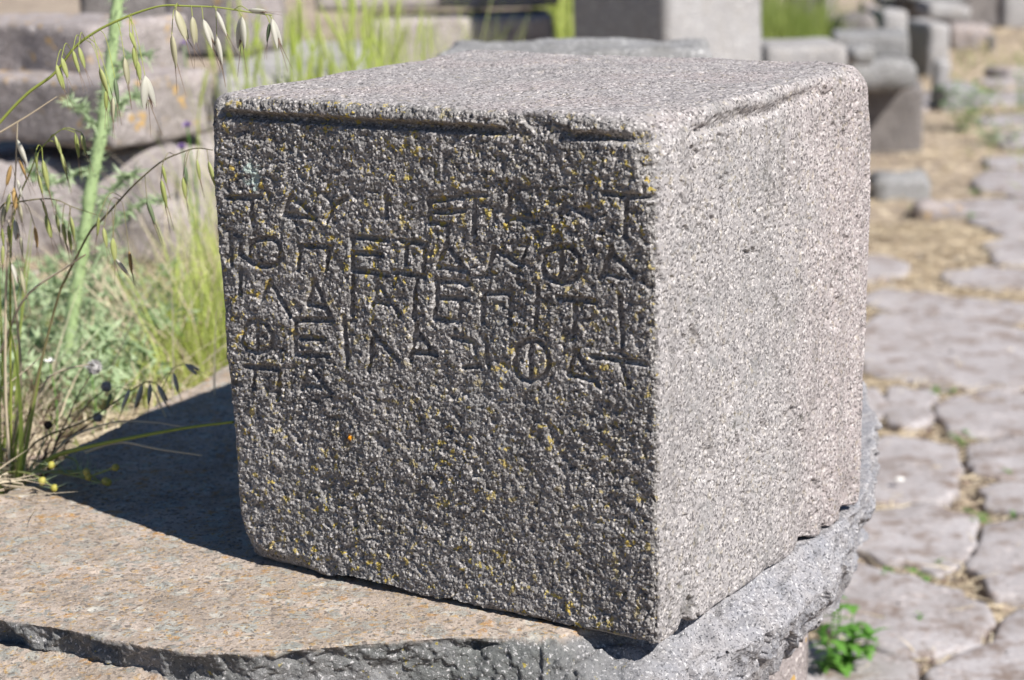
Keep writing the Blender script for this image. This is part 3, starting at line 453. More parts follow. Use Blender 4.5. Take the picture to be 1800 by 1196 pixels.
def block_displace(P):
    S = np.array([BA, BB, BH]); x, y, z = P.T
    # edge radius: worn upper near corner, chipped bottom edges, crisp elsewhere
    r = .0075 + .002 * vnoise(P, .07, 2)
    near_top = np.exp(-((x / .055) ** 2 + (y / .07) ** 2 + ((z - BH) / .06) ** 2)); r += .024 * near_top
    r += .014 * np.exp(-((x / .04) ** 2 + ((y - BB) / .05) ** 2 + ((z - BH) / .05) ** 2))
    r += .016 * np.exp(-(((x - BA) / .03) ** 2 + (y / .04) ** 2 + ((z) / .03) ** 2))
    r += .004 * np.exp(-(((x - BA) / .04) ** 2 + (y / .04) ** 2 + ((z - BH) / .05) ** 2))
    r += .0045 * sstep(.36, .45, z)
    bot = 1 - sstep(.0, .05, z); r += bot * (.002 + .020 * np.clip(vnoise(P, .075, 31) + .12, 0, 1) - .003)
    r = np.clip(r, .0025, .05)[:, None]
    q = np.minimum(np.maximum(P, r), S - r); d = P - q; L = np.linalg.norm(d, axis=1, keepdims=True)
    n = d / np.maximum(L, 1e-9); Q = q + n * r
    wf = sstep(.35, .85, -n[:, 1]); wr = sstep(.35, .85, -n[:, 0]); wt = sstep(.35, .85, n[:, 2])
    X = Q + 3.3
    h = .0016 * vnoise(X, .09, 5) + .0010 * vnoise(X, .035, 6)
    # tooled, granular relief; strongest on the inscribed face
    warp = np.stack([vnoise(X, .006, 41 + i) for i in range(3)], 1) * .0016
    mf = wf > .01
    g = np.zeros(len(P))
    if mf.any():
        Xf = X[mf] + warp[mf]; F1, F2, ID = worley(Xf * np.array([1, 1, .9]), .0036, 7)
        G1, G2, ID2 = worley(Xf, .0018, 8)
        a = -np.clip(F1 - .18, 0, 1) * .0018 + (ID - .5) * .0011 - np.clip(G1 - .2, 0, 1) * .0015 + (ID2 - .5) * .0010
        pit = sstep(.28, .62, vnoise(Xf, .0068, 12)); a -= pit * .0023
        a += .0014 * vnoise(Xf, .014, 13) + .0008 * vnoise(Xf, .0062, 17)
        g[mf] = a
    rough_o = -.0014 * sstep(.15, .5, vnoise(X, .0042, 14)) + .00035 * vnoise(X, .0026, 15) - .0022 * sstep(.42, .6, vnoise(X, .011, 16))
    rough_o -= .0035 * sstep(.55, .68, vnoise(X * np.array([1, 1, .55]), .03, 19)) * wr
    # broad worn and rougher zones
    zone = .78 + .45 * sstep(-.4, .5, vnoise(X, .11, 94)); g = g * zone - .0018 * sstep(.5, .75, vnoise(X, .028, 95)) * wf
    rough_o = rough_o * (.5 + .9 * sstep(-.3, .5, vnoise(X, .08, 96)))
    h += g * wf + rough_o * (1 - wf)
    # inscription, cut about 3 mm deep
    cut = np.zeros(len(P)); U = Q[:, 0]; Z = Q[:, 2]
    wob = vnoise(X, .012, 21) * .0011
    for k, pl in enumerate(D['STROKES']):
        a = np.array(pl); m = (U > a[:, 0].min() - .008) & (U < a[:, 0].max() + .008) & (Z > a[:, 1].min() - .008) & (Z < a[:, 1].max() + .008) & mf
        if not m.any(): continue
        dd = seg_dist(U[m] + wob[m], Z[m] + wob[m] * .7, pl)
        depth = .0056 if pl[0][1] < .392 else .0018
        cut[m] = np.maximum(cut[m], depth * (1 - sstep(.0010, .0035, dd)))
    h += -.8 * g * wf * np.clip(cut / .0056, 0, 1)
    h -= cut * wf * (1.05 + .25 * vnoise(X, .03, 22))
    # moulded band along the top of the inscribed face
    inside = sstep(.010, .014, U) * (1 - sstep(BA - .019, BA - .015, U))
    brk = sstep(.075, .083, U) * (1 - sstep(.140, .150, U))       # stretch where the groove has broken away
    zc = .4300 + .0009 * vnoise(X, .05, 23)
    d = Z - zc
    gro = np.where(d < 0, 1 - sstep(.0, .004, -d), 1 - sstep(.001, .0075, d))
    h -= .0085 * gro * inside * (1 - .88 * brk) * wf
    h += wf * inside * .0030 * sstep(.002, .008, d) * (1 - brk)
    chip = sstep(.01, .05, vnoise(X, .05, 24)) * brk; h -= .004 * chip * sstep(-.002, .008, d) * wf
    lend = np.exp(-((U - (BA - .015)) / .003) ** 2) * sstep(-.002, .002, d) * wf; h -= .006 * lend
    # the same moulding on the sunlit side, worn away at both ends
    Yq = Q[:, 1]; insr = sstep(.05, .085, Yq) * (1 - sstep(BB - .14, BB - .06, Yq)); dr = Z - (.428 + .02 * (Yq - .07) + .004 * vnoise(X, .05, 61) + .002 * vnoise(X, .02, 62))
    gr = np.where(dr < 0, 1 - sstep(.0, .006, -dr), 1 - sstep(.001, .016, dr))
    wmix = sstep(.25, .7, -n[:, 0])
    h -= (.0068 - .0030 * sstep(.10, .22, Yq)) * gr * insr * wmix * (.75 + .5 * vnoise(X, .04, 63))
    h += .0045 * wmix * insr * sstep(.0, .016, dr)
    h -= .0035 * sstep(.1, .55, vnoise(X, .045, 64)) * sstep(.40, .44, Z) * (1 - wf) * sstep(.12, .2, Yq) * (1 - sstep(.75, .97, n[:, 2]))
    # chips along the lower edge of the sunlit side
    for cy, cz, rr, dp in ((.40, .015, .016, .012), (.30, .0, .016, .010), (.345, .006, .010, .006), (.345, .05, .010, .004), (.05, .0, .012, .006)):
        h -= dp * np.exp(-(((Yq - cy) / rr) ** 2 + ((Z - cz) / (rr * 1.6)) ** 2)) * (1 - wf)
    out = Q + n * h[:, None]
    # vertices under the bottom plane stay on the slab
    hz = out[:, 2] / BH
    out[:, 0] += (.002 + .009 * sstep(.2, .95, hz)) * np.clip(P[:, 0] / BA, 0, 1) ** 9
    out[:, 1] += (.002 + .015 * sstep(.0, .95, hz)) * np.clip(P[:, 1] / BB, 0, 1) ** 6
    bx = np.column_stack([P[:, 0], np.zeros((len(P), 2))])
    hb = .0075 * sstep(-.05, .5, vnoise(bx, .085, 91)) + .0022 * vnoise(bx, .016, 92) + .001 * vnoise(bx, .006, 93)
    out[:, 2] = np.maximum(out[:, 2], np.clip(hb, 0, 1) * np.exp(-(out[:, 1] / .02) ** 2) * sstep(.01, .04, P[:, 0]))
    out[:, 2] = np.maximum(out[:, 2], .0004)
    crust = wf
    pink = sstep(.20, .38, Yq + .03 * vnoise(X, .05, 26)) * (1 - wf) * (1 - wt) * .9 + wt * (.25 + .5 * sstep(-.1, .4, vnoise(X, .08, 27)))
    sp = np.exp(-(((U - (BA - .044)) / .011) ** 2 + ((Z - .377) / .016) ** 2)); spot = sstep(.35, .55, sp * (1 + .9 * vnoise(X, .007, 28)) - .35 * (vnoise(X, .004, 33) > .1)) * wf
    orange = sstep(.5, .7, np.exp(-(((U - .318) / .0045) ** 2 + ((Z - .143) / .0045) ** 2)) * (1 + .5 * vnoise(X, .004, 29))) * wf
    return out, crust, pink, spot * .75, orange
parts = [('front', 700, 680), ('right', 400, 420), ('top', 330, 300), ('left', 110, 110), ('back', 100, 100), ('bottom', 60, 60)]
Vs, Fs, At, off = [], [], [], 0
for f, a, b_ in parts:
    P, q = block_surface(f, a, b_); out = block_displace(P)
    Vs.append(out[0]); Fs.append(q + off); At.append(np.stack(out[1:], 1)); off += len(P)
V = np.concatenate(Vs); At = np.concatenate(At)
R3 = np.array([[-math.cos(BTH), math.sin(BTH), 0], [math.sin(BTH), math.cos(BTH), 0], [0, 0, 1]])
V = V @ R3.T
me = npmesh('inscribed_block', V, np.concatenate(Fs))
# weld the shared borders so that the shading runs round the corners
import bmesh
for nm, k in (('crust', 0), ('pink', 1), ('spot', 2), ('orange', 3)): attr(me, nm, At[:, k])
bm = bmesh.new(); bm.from_mesh(me)
bmesh.ops.remove_doubles(bm, verts=[v for v in bm.verts if v.is_boundary], dist=.00012)
bm.to_mesh(me); bm.free()
hero = link('inscribed_block', me, M['hero']); hero.location = (BX, BY, 0)
tag(hero, 'large squared stone block carved with lines of Greek letters on its dark lichened face', 'stone block')

# ------------------------------------------------------------------ the slab it stands on
O0 = [(-.9, 1.95), (-.75, 1.88), (-.63, 1.825), (-.552, 1.794), (-.464, 1.753), (-.406, 1.729), (-.36, 1.703), (-.335, 1.688), (-.282, 1.663), (-.221, 1.659), (-.142, 1.673), (-.057, 1.684), (.030, 1.683), (.075, 1.712),
      (.165, 1.752), (.255, 1.868), (.315, 1.962), (.350, 2.01), (.378, 2.125), (.424, 2.34), (.438, 2.555), (.3, 2.75), (0, 2.85), (-.3, 2.80), (-.378, 2.703), (-.396, 2.637), (-.431, 2.524), (-.474, 2.408), (-.508, 2.301), (-.515, 2.211), (-.553, 2.131), (-.63, 2.077), (-.8, 2.03), (-.95, 2.01)]
def prof(i):
    x, y = O0[i]
    if i <= 7:
        l = [.14, .14, .14, .13, .12, .10, .075, .04][i]
        return [(x + .002, y + .009, -.027), (x - .01, y - .002 - l, -.034), (x - .01, y - .02 - l, -.15)]
    if i <= 11: return [(x, y + .006, -.028), (x, y + .004, -.075), (x, y - .006, -.15)]
    return {12: [(.036, 1.660, -.035), (.045, 1.636, -.09), (.05, 1.63, -.15)],
            13: [(.108, 1.650, -.030), (.128, 1.640, -.08), (.12, 1.67, -.14)],
            14: [(.205, 1.722, -.030), (.222, 1.765, -.075), (.190, 1.80, -.13)],
            15: [(.285, 1.855, -.032), (.295, 1.915, -.08), (.260, 1.95, -.125)],
            16: [(.328, 1.965, -.035), (.322, 2.015, -.08), (.290, 2.05, -.125)],
            17: [(.357, 2.04, -.035), (.356, 2.115, -.09), (.34, 2.12, -.15)],
            18: [(.386, 2.15, -.035), (.376, 2.225, -.09), (.37, 2.23, -.15)],
            19: [(.430, 2.35, -.03), (.425, 2.37, -.09), (.42, 2.37, -.15)]}.get(i) or [(x * 1.02, y + (y - 2.2) * .02, -.02), (x * 1.03, y + (y - 2.2) * .03, -.08), (x * 1.02, y, -.15)]
cols = np.array([[(*O0[i], 0.)] + prof(i) for i in range(len(O0))])         # (k,4,3)
K = len(cols)
dens = [60, 60, 50, 55, 45, 40, 25, 40, 40, 50, 55, 60, 45, 60, 90, 70, 40, 50, 70, 60, 30, 30, 30, 20, 30, 50, 50, 45, 35, 30, 30, 40, 40, 40]
T = np.concatenate([i + np.arange(dens[i]) / dens[i] for i in range(K)])
i0 = T.astype(int); fr_ = (T - i0)[:, None, None]
p0, p1, p2, p3 = cols[(i0 - 1) % K], cols[i0], cols[(i0 + 1) % K], cols[(i0 + 2) % K]
cr_ = .5 * (2 * p1 + (p2 - p0) * fr_ + (2 * p0 - 5 * p1 + 4 * p2 - p3) * fr_ ** 2 + (3 * p1 - p0 - 3 * p2 + p3) * fr_ ** 3)
CL = .2 * cr_ + .8 * (p1 * (1 - fr_) + p2 * fr_)                            # between smooth and straight
cen = np.array([-.06, 2.15, 0.])
top_s = np.concatenate([np.linspace(.03, .9, 100), np.linspace(.905, 1, 22)])
rows = [cen + (CL[:, 0] - cen) * s for s in top_s]
for a, b_, m_ in ((0, 1, 22), (1, 2, 34), (2, 3, 10)):
    for t in (np.arange(m_) + 1) / m_: rows.append(CL[:, a] * (1 - t) + CL[:, b_] * t)
G = np.stack(rows); nr, nt_ = G.shape[:2]; ntop = len(top_s)
for _ in range(2):
    for j in range(ntop - 3, nr - 1): G[j] = .5 * G[j] + .25 * (G[j - 1] + G[j + 1])
def grid_normals(G):
    du = np.gradient(G, axis=0); dv = np.roll(G, -1, 1) - np.roll(G, 1, 1); N = np.cross(dv, du)
    N /= np.linalg.norm(N, axis=2, keepdims=True) + 1e-12
    return N
N = grid_normals(G)
if N[10, :, 2].mean() < 0: N = -N
P = G.reshape(-1, 3); Nf = N.reshape(-1, 3); jrow = np.repeat(np.arange(nr), nt_); sidew = sstep(ntop - 6, ntop + 8, jrow.astype(float))
h = -.0012 * sstep(.0, .6, vnoise(P, .012, 50)) + .0006 * vnoise(P, .006, 51) - .0007 * sstep(-.1, .6, vnoise(P, .045, 52))
F1, F2, ID = worley(P + np.stack([vnoise(P, .01, 60 + k) for k in range(3)], 1) * .004, .017, 55)
F1b, F2b, IDb = worley(P, .0065, 58)
hs = .0080 * vnoise(P, .045, 53) + .0022 * vnoise(P, .018, 54) + (IDb - .5) * .0018 + (ID - .5) * .0040 - np.clip(F1 - .3, 0, 1) * .003 + .0014 * vnoise(P, .009, 56) + .0011 * vnoise(P, .0042, 57) - .010 * sstep(.25, .6, vnoise(P, .05, 66)) * (jrow > ntop + 3)
ang = np.arctan2(P[:, 1] - 1.9, P[:, 0] - .05)
ledge = (P[:, 0] < -.30) & (P[:, 2] < -.02) & (Nf[:, 2] > .6)
hs = np.where(ledge, h * 1.3, hs)
Fb1, Fb2, IDc = worley(P + np.stack([vnoise(P, .03, 70 + k) for k in range(3)], 1) * .008, .05, 75)
hs = hs + (IDc - .5) * .014 * (P[:, 0] > .02)
hh = h * (1 - sidew) + hs * sidew
P = P + Nf * hh[:, None]
P[:, 2] = np.where(jrow < ntop, np.minimum(P[:, 2], -.0002), P[:, 2])
i = np.arange(nr - 1)[:, None] * nt_; j = np.arange(nt_)[None]; j2 = (j + 1) % nt_
F = np.stack([i + j, i + nt_ + j, i + nt_ + j2, i + j2], -1).reshape(-1, 4)
c0 = len(P); P = np.vstack([P, cen[None] * [1, 1, 0]])
ftri = np.stack([np.full(nt_, c0), np.arange(nt_), (np.arange(nt_) + 1) % nt_, np.full(nt_, c0)], 1)
sme = npmesh('base_slab', P, F)
attr(sme, 'top', np.append(np.clip(((1 - sstep(ntop - 3., ntop + 4., jrow + 3 * vnoise(P[:-1], .02, 58))) * (1 - sstep(.14, .20, P[:-1, 0] + .02 * vnoise(P[:-1], .05, 59) - .08 * (P[:-1, 1] - 1.7)))) + ledge, 0, 1), 1))
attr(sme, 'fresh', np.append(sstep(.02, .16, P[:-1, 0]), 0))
slab = link('base_slab', sme, M['slab'])
tag(slab, 'broad irregular lichen-covered stone slab with broken edges beneath the carved block', 'stone slab')
fm = rbox_mesh('foundation_stone', (.8, .52, .535), .02, .012, .004, 77)
fo = link('foundation_stone', fm, M['pinkstone']); fc = Vector((.315, 2.085, -.65)) - Vector((.54, .842, 0)) * .26 + Vector((-.842, .54, 0)) * .4
fo.location = fc; fo.rotation_euler = (0, 0, -BTH); tag(fo, 'smooth pinkish stone under the slab, only its lower right corner showing', 'foundation stone')

# ------------------------------------------------------------------ ruins around
S = D['S']
def stone(key, name, label, cat, mat, depth, rot=0., r=.02, amp=.01, seed=1, res=.02, z0=None, z1=None, dx=0, wx=1., tilt=(0, 0), nscale=.12, chip=0., group=None, rvar=.6, taper=0.):
    cx, Y, zb, wd, ht = S[key]; zt = zb + ht
    if z0 is not None: zb = z0
    if z1 is not None: zt = z1
    c, s = abs(math.cos(rot)), abs(math.sin(rot))
    W = (wd * wx - depth * s) / c if abs(rot) < 1 else wd * wx
    me = rbox_mesh(name, (max(W, .05), depth, zt - zb), res, r, amp, seed, nscale, rvar, chip, taper)
    o = link(name, me, M[mat]); o.location = (cx + dx, Y + (depth * c + abs(W * s)) / 2, zb); o.rotation_euler = (tilt[0], tilt[1], rot)
    return tag(o, label, cat, group)
LG = 'stones stacked at the left'
stone('L1', 'boulder', 'rounded pinkish boulder at the foot of the stacked stones on the left', 'boulder', 'palepink', .5, -.15, .06, .022, 11, .02, nscale=.2, wx=1.05, z0=-.09, tilt=(0, -.10))
stone('L2', 'ashlar_block', 'long roughly cut block overhanging the rounded boulder on the left', 'stone block', 'pinkstone', .28, -.58, .007, .005, 12, .012, chip=.012, wx=1.02)
stone('L3', 'ashlar_block', 'flat-topped rough block, topmost of the stack behind the tall thistle', 'stone block', 'pinkstone', .27, -.56, .008, .006, 13, .012, chip=.014)
stone('L4', 'ashlar_block', 'dark brown stone behind the topmost block of the left stack', 'stone block', 'darkstone', .35, .1, .015, .01, 14, .025, z0=-.08)
stone('L5', 'ashlar_block', 'pinkish squared block with brown underside behind the drooping oats', 'stone block', 'pinkstone', .3, -.25, .012, .006, 15, .02, z0=.235, chip=.01)
stone('L6', 'stone_slab', 'pale flat-topped stone carrying the pinkish squared block', 'stone slab', 'palestone', .75, .05, .02, .01, 16, .025, z0=-.1, z1=.232)
stone('C1', 'stone_beam', 'upper of the two long beams lying behind the bright grass', 'stone beam', 'palepink', .3, .05, .010, .005, 17, .025, z0=.176)
stone('C2', 'stone_beam', 'lower of the two long beams lying behind the bright grass', 'stone beam', 'palepink', .32, .05, .010, .005, 18, .025, z0=-.1)
stone('C3', 'stone_slab', 'grey flat-topped slab lying directly behind the carved block', 'stone slab', 'greystone', .24, -.10, .018, .008, 19, .014, z0=-.45, dx=.02)
pill = rbox_mesh('pillar', (.40, .40, 2.1), .03, .008, .003, 20, .15)
o = link('pillar', pill, M['palestone']); o.location = (.483, 6.22, -.66); o.rotation_euler = (0, 0, -.85)
tag(o, 'tall smooth square pillar, one side in blue shade and one in sun', 'pillar')
stone('C5', 'stone_beam', 'low pale stone beam lying just right of the tall square pillar', 'stone beam', 'palestone', .3, .03, .012, .005, 21, .025, z0=-.66)
stone('R1', 'stone_slab', 'thick flat slab on top of the stack behind the block at right', 'stone slab', 'greystone', .36, -.13, .007, .003, 22, .02)
stone('R2', 'fieldstone', 'small dark stone wedged left under the thick flat slab', 'stone', 'greystone', .14, .3, .04, .012, 23, .02, z0=-.21, nscale=.07)
stone('R3', 'fieldstone', 'rounded grey stone resting between the flat slab and the brown block', 'stone', 'greystone', .3, 0., .052, .008, 24, .018, dx=-.03, wx=1.2, z0=-.34)
stone('R4', 'ashlar_block', 'upright dark brown squared block at the bottom of the right stack', 'stone block', 'darkstone', .40, -.14, .008, .003, 25, .02, z0=-.66, wx=1.3, dx=.0)
stone('R5', 'fieldstone', 'grey angular boulder sitting on the dry grass beside the path', 'stone', 'greystone', .2, .1, .035, .015, 26, .02, z0=-.65, nscale=.1)
stone('R6', 'fieldstone', 'low bluish grey rock half buried at the near edge of the straw', 'stone', 'greystone', .2, -.1, .045, .018, 27, .02, z0=-.70, z1=-.535, nscale=.1, wx=1.1)
stone('R7', 'fieldstone', 'small upright pale stone behind the boulder by the path', 'stone', 'palestone', .1, 0, .02, .01, 28, .02, z0=-.65)
stone('F1', 'stone_post', 'dark weathered post standing in green grass behind the pillar', 'post', 'darkstone', .2, .1, .03, .01, 31, .04, z0=-.65)
stone('F2', 'stone_post', 'pale upright post beside the dark post at the top of the view', 'post', 'pinkstone', .15, .1, .02, .008, 32, .04, z0=-.65)
stone('F3', 'fieldstone', 'rounded mossy dark rock behind the thick flat slab', 'boulder', 'darkstone', .3, 0, .06, .01, 33, .03, z0=-.65)
stone('F4', 'ashlar_block', 'pale squared block right of the mossy dark rock', 'stone block', 'palestone', .3, .1, .015, .008, 34, .03, z0=-.65)
stone('F5', 'fieldstone', 'small pinkish stone showing above the mossy dark rock', 'stone', 'pinkstone', .2, 0, .02, .008, 35, .03, z0=-.65)
stone('F6', 'ashlar_block', 'grey upright block behind the pale squared block', 'stone block', 'greystone', .2, 0, .015, .006, 36, .04, z0=-.65)
stone('F7', 'stone_slab', 'grey slab lying tilted across the heap at the far right', 'stone slab', 'palestone', .35, .05, .012, .008, 37, .03, tilt=(0, .10))
stone('F8', 'stone_slab', 'second slab lying over the tilted slab in the far heap', 'stone slab', 'greystone', .35, .03, .012, .006, 38, .03, tilt=(0, .06))
stone('F9', 'ashlar_block', 'light pinkish block under the tilted slab of the far heap', 'stone block', 'palestone', .4, .15, .02, .01, 39, .03, z0=-.65)
stone('F10', 'boulder', 'rounded pinkish boulder right of the far heap of slabs', 'boulder', 'pinkstone', .25, 0, .05, .015, 40, .03, z0=-.65, wx=1.1)
stone('F11', 'fieldstone', 'tiny dark upright stone beside the far end of the path', 'stone', 'darkstone', .06, 0, .012, .008, 41, .02, z0=-.65)
stone('F12', 'ashlar_block', 'big dark squared block closing the far end of the path', 'stone block', 'darkstone', .6, .05, .015, .006, 42, .05, z0=-.65, wx=1.3)
stone('F13', 'ashlar_block', 'pale block standing against the big dark squared block', 'stone block', 'palestone', .3, 0, .015, .006, 43, .05, z0=-.65, dx=-.08)
stone('F14', 'ashlar_block', 'dark block carrying the left end of the tilted slabs', 'stone block', 'darkstone', .4, 0, .015, .006, 44, .04, z0=-.65)
for k, (x, y, r_, s_, lb) in enumerate([(1.50, 7.15, .14, 6, 'reddish brown broken clod beside the half buried grey rock'), (2.0, 11.2, .2, 5, 'flat brown stone lying beside the far part of the path'), (2.9, 15.5, .35, 8, 'low pale stone beyond the heap of slabs'),
                             (2.75, 11.4, .16, 11, 'small pinkish stone beside the path left of the big dark block'), (2.35, 10.9, .12, 12, 'small dark stone at the foot of the light pinkish block'), (3.0, 13.6, .22, 13, 'low stone lying in the straw before the big dark block'), (-2.6, 8.0, .5, 9, 'large block outside the left stack of stones'), (-1.6, 9.5, .45, 10, 'long stone far behind the stacked stones')]):
    me = rbox_mesh('rubble_stone', (r_ * 1.3, r_, r_ * .55), .03, r_ * .2, r_ * .12, 60 + s_, r_ * .7)
    o = link('rubble_stone', me, M['pinkstone' if k != 1 else 'greystone']); o.location = (x, y, gz(x, y) - .02); o.rotation_euler = (0, .05, k * .7)
    tag(o, lb, 'stone')

# ------------------------------------------------------------------ wild oats
def glume_mesh(name, mat, openness, n=8, wide=.11):
    """spikelet hanging down from its origin, unit length along -z"""
    g = Geo(); rng = random.Random(3)
    def husk(ax, w, L, lift, tone):
        ts = np.linspace(0, 1, 9); prof_ = np.sin(np.pi * ts ** .75) ** .8 * w + .004
        V, F = [], []
        for t, r_ in zip(ts, prof_):
            a = np.arange(n) / n * 2 * math.pi
            V.append(np.stack([r_ * np.cos(a) + ax * t * openness * L, .55 * r_ * np.sin(a) + lift * t, np.full(n, -t * L)], 1))
        V = np.concatenate(V); i = np.arange(8)[:, None] * n; j = np.arange(n)[None]; j2 = (j + 1) % n
        g.add(V, np.stack([i + j, i + j2, i + n + j2, i + n + j], -1).reshape(-1, 4), tone)
    husk(1, wide * 1.35, 1.05, .0, .1); husk(-1, wide * 1.2, 1., .03, .6)
    me = g.mesh(name); me.materials.append(mat); return me
def awn_mesh(name, sgn):
    pts = [(0, 0, -.75), (.02 * sgn, .0, -1.0), (.07 * sgn, .02, -1.4), (.14 * sgn, .03, -1.9)]
    V, F = tube(smooth_line(pts, 4), np.linspace(.018, .006, 13), 4); g = Geo(); g.add(V, F, .4)
    me = g.mesh(name); me.materials.append(M['awn']); return me
def floret_mesh():
    g = Geo()
    for sgn in (-1, 1):
        V, F = tube(smooth_line([(0, 0, -.2), (.05 * sgn, 0, -.5), (.09 * sgn, .01, -.8), (.13 * sgn, .02, -1.05)], 3), [.02, .03, .035, .04, .04, .035, .03, .02, .012, .004], 5); g.add(V, F, .1)
    me = g.mesh('floret'); me.materials.append(M['brown']); return me
SP = {'green': glume_mesh('spikelet', M['gl_green'], .02), 'cream': glume_mesh('spikelet', M['gl_cream'], .05), 'open': glume_mesh('spikelet', M['gl_white'], .22, wide=.12),
      'tan': glume_mesh('spikelet', M['gl_tan'], .06), 'dark': glume_mesh('spikelet', M['gl_dark'], .02)}
AW = [awn_mesh('awn', 1), awn_mesh('awn', -1.6)]; FLO = floret_mesh()
OL = {'oat1': ('wild oat with a long arching green stem and drooping pale spikelets above the block corner', 'oatstem'),
      'oat2': ('straw-coloured upright wild oat crowded with spikelets at the left edge', 'straw'),
      'oat3': ('wild oat with a dark olive stem arching right towards the carved block', 'olive'),
      'oat4': ('wild oat with a thin level stem and short green spikelets at left', 'olive'),
      'oat5': ('wild oat with a short green arch and fresh green spikelets left of the thistle', 'oatstem'),
      'oat6': ('shaded wild oat drooping bluish spikelets over the slab', 'olive')}
rs = random.Random(8)
for name, ln, rad, sps in D['OATS']:
    pts = [Vector(p) for p in ln]
    x0, y0 = pts[0].x, pts[0].y
    zg = gz(max(x0, -1.1), y0)
    if pts[0].z > zg + .15: base = [Vector((x0 - .12, y0 + .1, zg - .01)), Vector((x0 - .1, y0 + .08, (zg + pts[0].z) / 2))]
    else: base = [Vector((x0 - .01, y0, min(zg, pts[0].z - .02) - .02))]
    sm = smooth_line([tuple(p) for p in base + pts], 8)
    o = thing('wild_oat', OL[name][0], 'wild oat', tuple(base[0]), 'wild oats along the edge of the slab')
    g = Geo(); V, F = tube(sm, np.linspace(rad * 1.25, rad * .35, len(sm)), 6); g.add(V, F, .3)
    for a, b2, kind in sps:
        a = np.array(a); d2 = np.linalg.norm(sm - a, axis=1) + np.where(sm[:, 2] < a[2] - .002, .1, 0); q = sm[max(0, int(d2.argmin()) - 2)]
        if np.linalg.norm(q - a) < .13:
            mid = (q + a) / 2 + np.array([0, 0, np.linalg.norm(q - a) * .22]); V, F = tube(smooth_line([q, mid, a], 4), .0004, 4); g.add(V, F, .5)
        else:
            mid = a + np.array([-.004, 0, .02]); V, F = tube(smooth_line([a + np.array([-.012, .002, .028]), mid, a], 4), .0004, 4); g.add(V, F, .5)
    link('stem', g.mesh('stem'), M[OL[name][1]], o)
    for k in range(3 if name in ('oat2', 'oat3', 'oat5') else 1):            # leaf blades at the foot
        rng = np.random.default_rng(k + 40); bs = np.array([base[0]]); dr = np.array([[rs.uniform(-.25, .3), rs.uniform(-.3, .1), 1.]]); dr /= np.linalg.norm(dr)
        lf = blades(bs, dr, np.array([rs.uniform(.18, .34)]), np.array([.0065]), np.array([[rs.uniform(-.06, .08), 0, -.03]]), rng, 8)
        blade_obj('leaf', M['green'], [lf], parent=o)
    for a, b2, kind in sps:
        A_, B_ = Vector(a), Vector(b2); L = (B_ - A_).length
        s_ = link('spikelet', SP[kind], None, o); q = (B_ - A_).to_track_quat('-Z', 'Y'); 
        s_.matrix_parent_inverse = Matrix.Identity(4); s_.location = A_ - Vector(o.location)
        s_.rotation_euler = (q @ Euler((0, 0, rs.uniform(-.8, .8))).to_quaternion()).to_euler(); s_.scale = (L * rs.uniform(1., 1.25), L * 1.15, L * 1.1)
        for am in AW:
            w_ = bpy.data.objects.new('awn', am); C.objects.link(w_); w_.parent = s_; w_.rotation_euler = (rs.uniform(-.05, .05), rs.uniform(-.05, .05), rs.uniform(-.3, .3))
        if kind in ('open',):
            w_ = bpy.data.objects.new('floret', FLO); C.objects.link(w_); w_.parent = s_

# ------------------------------------------------------------------ thistle with the thick pale stem
tl = D['THISTLE']; th = thing('thistle', 'tall thick pale green thistle stem with narrow wavy leaves in front of the stacked stones', 'thistle', (tl[0][0], tl[0][1], gz(tl[0][0], tl[0][1])))
ts_ = smooth_line([(tl[0][0] - .005, tl[0][1], gz(tl[0][0], tl[0][1]) - .02)] + tl, 8)
rr_ = np.linspace(.0088, .0070, len(ts_)) * (1 + .18 * np.exp(-(((np.arange(len(ts_)) % 11) - 5) / 1.2) ** 2)); V, F = tube(ts_, rr_, 10)
V = V + (vnoise(V, .012, 71) * .0015)[:, None]; g = Geo(); g.add(V, F, .2)
link('stem', g.mesh('stem'), M['thistle'], th)
rng = np.random.default_rng(5)
k = rng.integers(3, len(ts_) - 1, 900); an = rng.random(900) * 6.28; dr = np.stack([np.cos(an), np.sin(an), rng.normal(size=900) * .3], 1); dr /= np.linalg.norm(dr, axis=1, keepdims=True)
sp_ = blades(ts_[k] + dr * .007 + rng.normal(size=(900, 3)) * [.0, .0, .01], dr, rng.uniform(.004, .010, 900), np.full(900, .0022), rng.normal(size=(900, 3)) * .002, rng, 1)
blade_obj('spines', M['greyleaf'], [sp_], kind='stuff', parent=th)
for br in D['BR']:
    sm = smooth_line(br, 8); n = len(sm); parts_ = []
    g = Geo(); V, F = tube(sm, np.linspace(.0032, .001, n), 5); g.add(V, F, .4)
    kk = rng.integers(1, n, 110); an = rng.random(110) * 6.28; dr = np.stack([np.cos(an), np.sin(an) * .6, rng.normal(size=110) * .8], 1); dr /= np.linalg.norm(dr, axis=1, keepdims=True)
    V, F, tn = blades(sm[kk], dr, rng.uniform(.006, .020, 110), rng.uniform(.003, .006, 110), rng.normal(size=(110, 3)) * .004, rng, 2)
    g.add(V, F, .7)
    link('leaf', g.mesh('leaf'), M['greyleaf'], th)

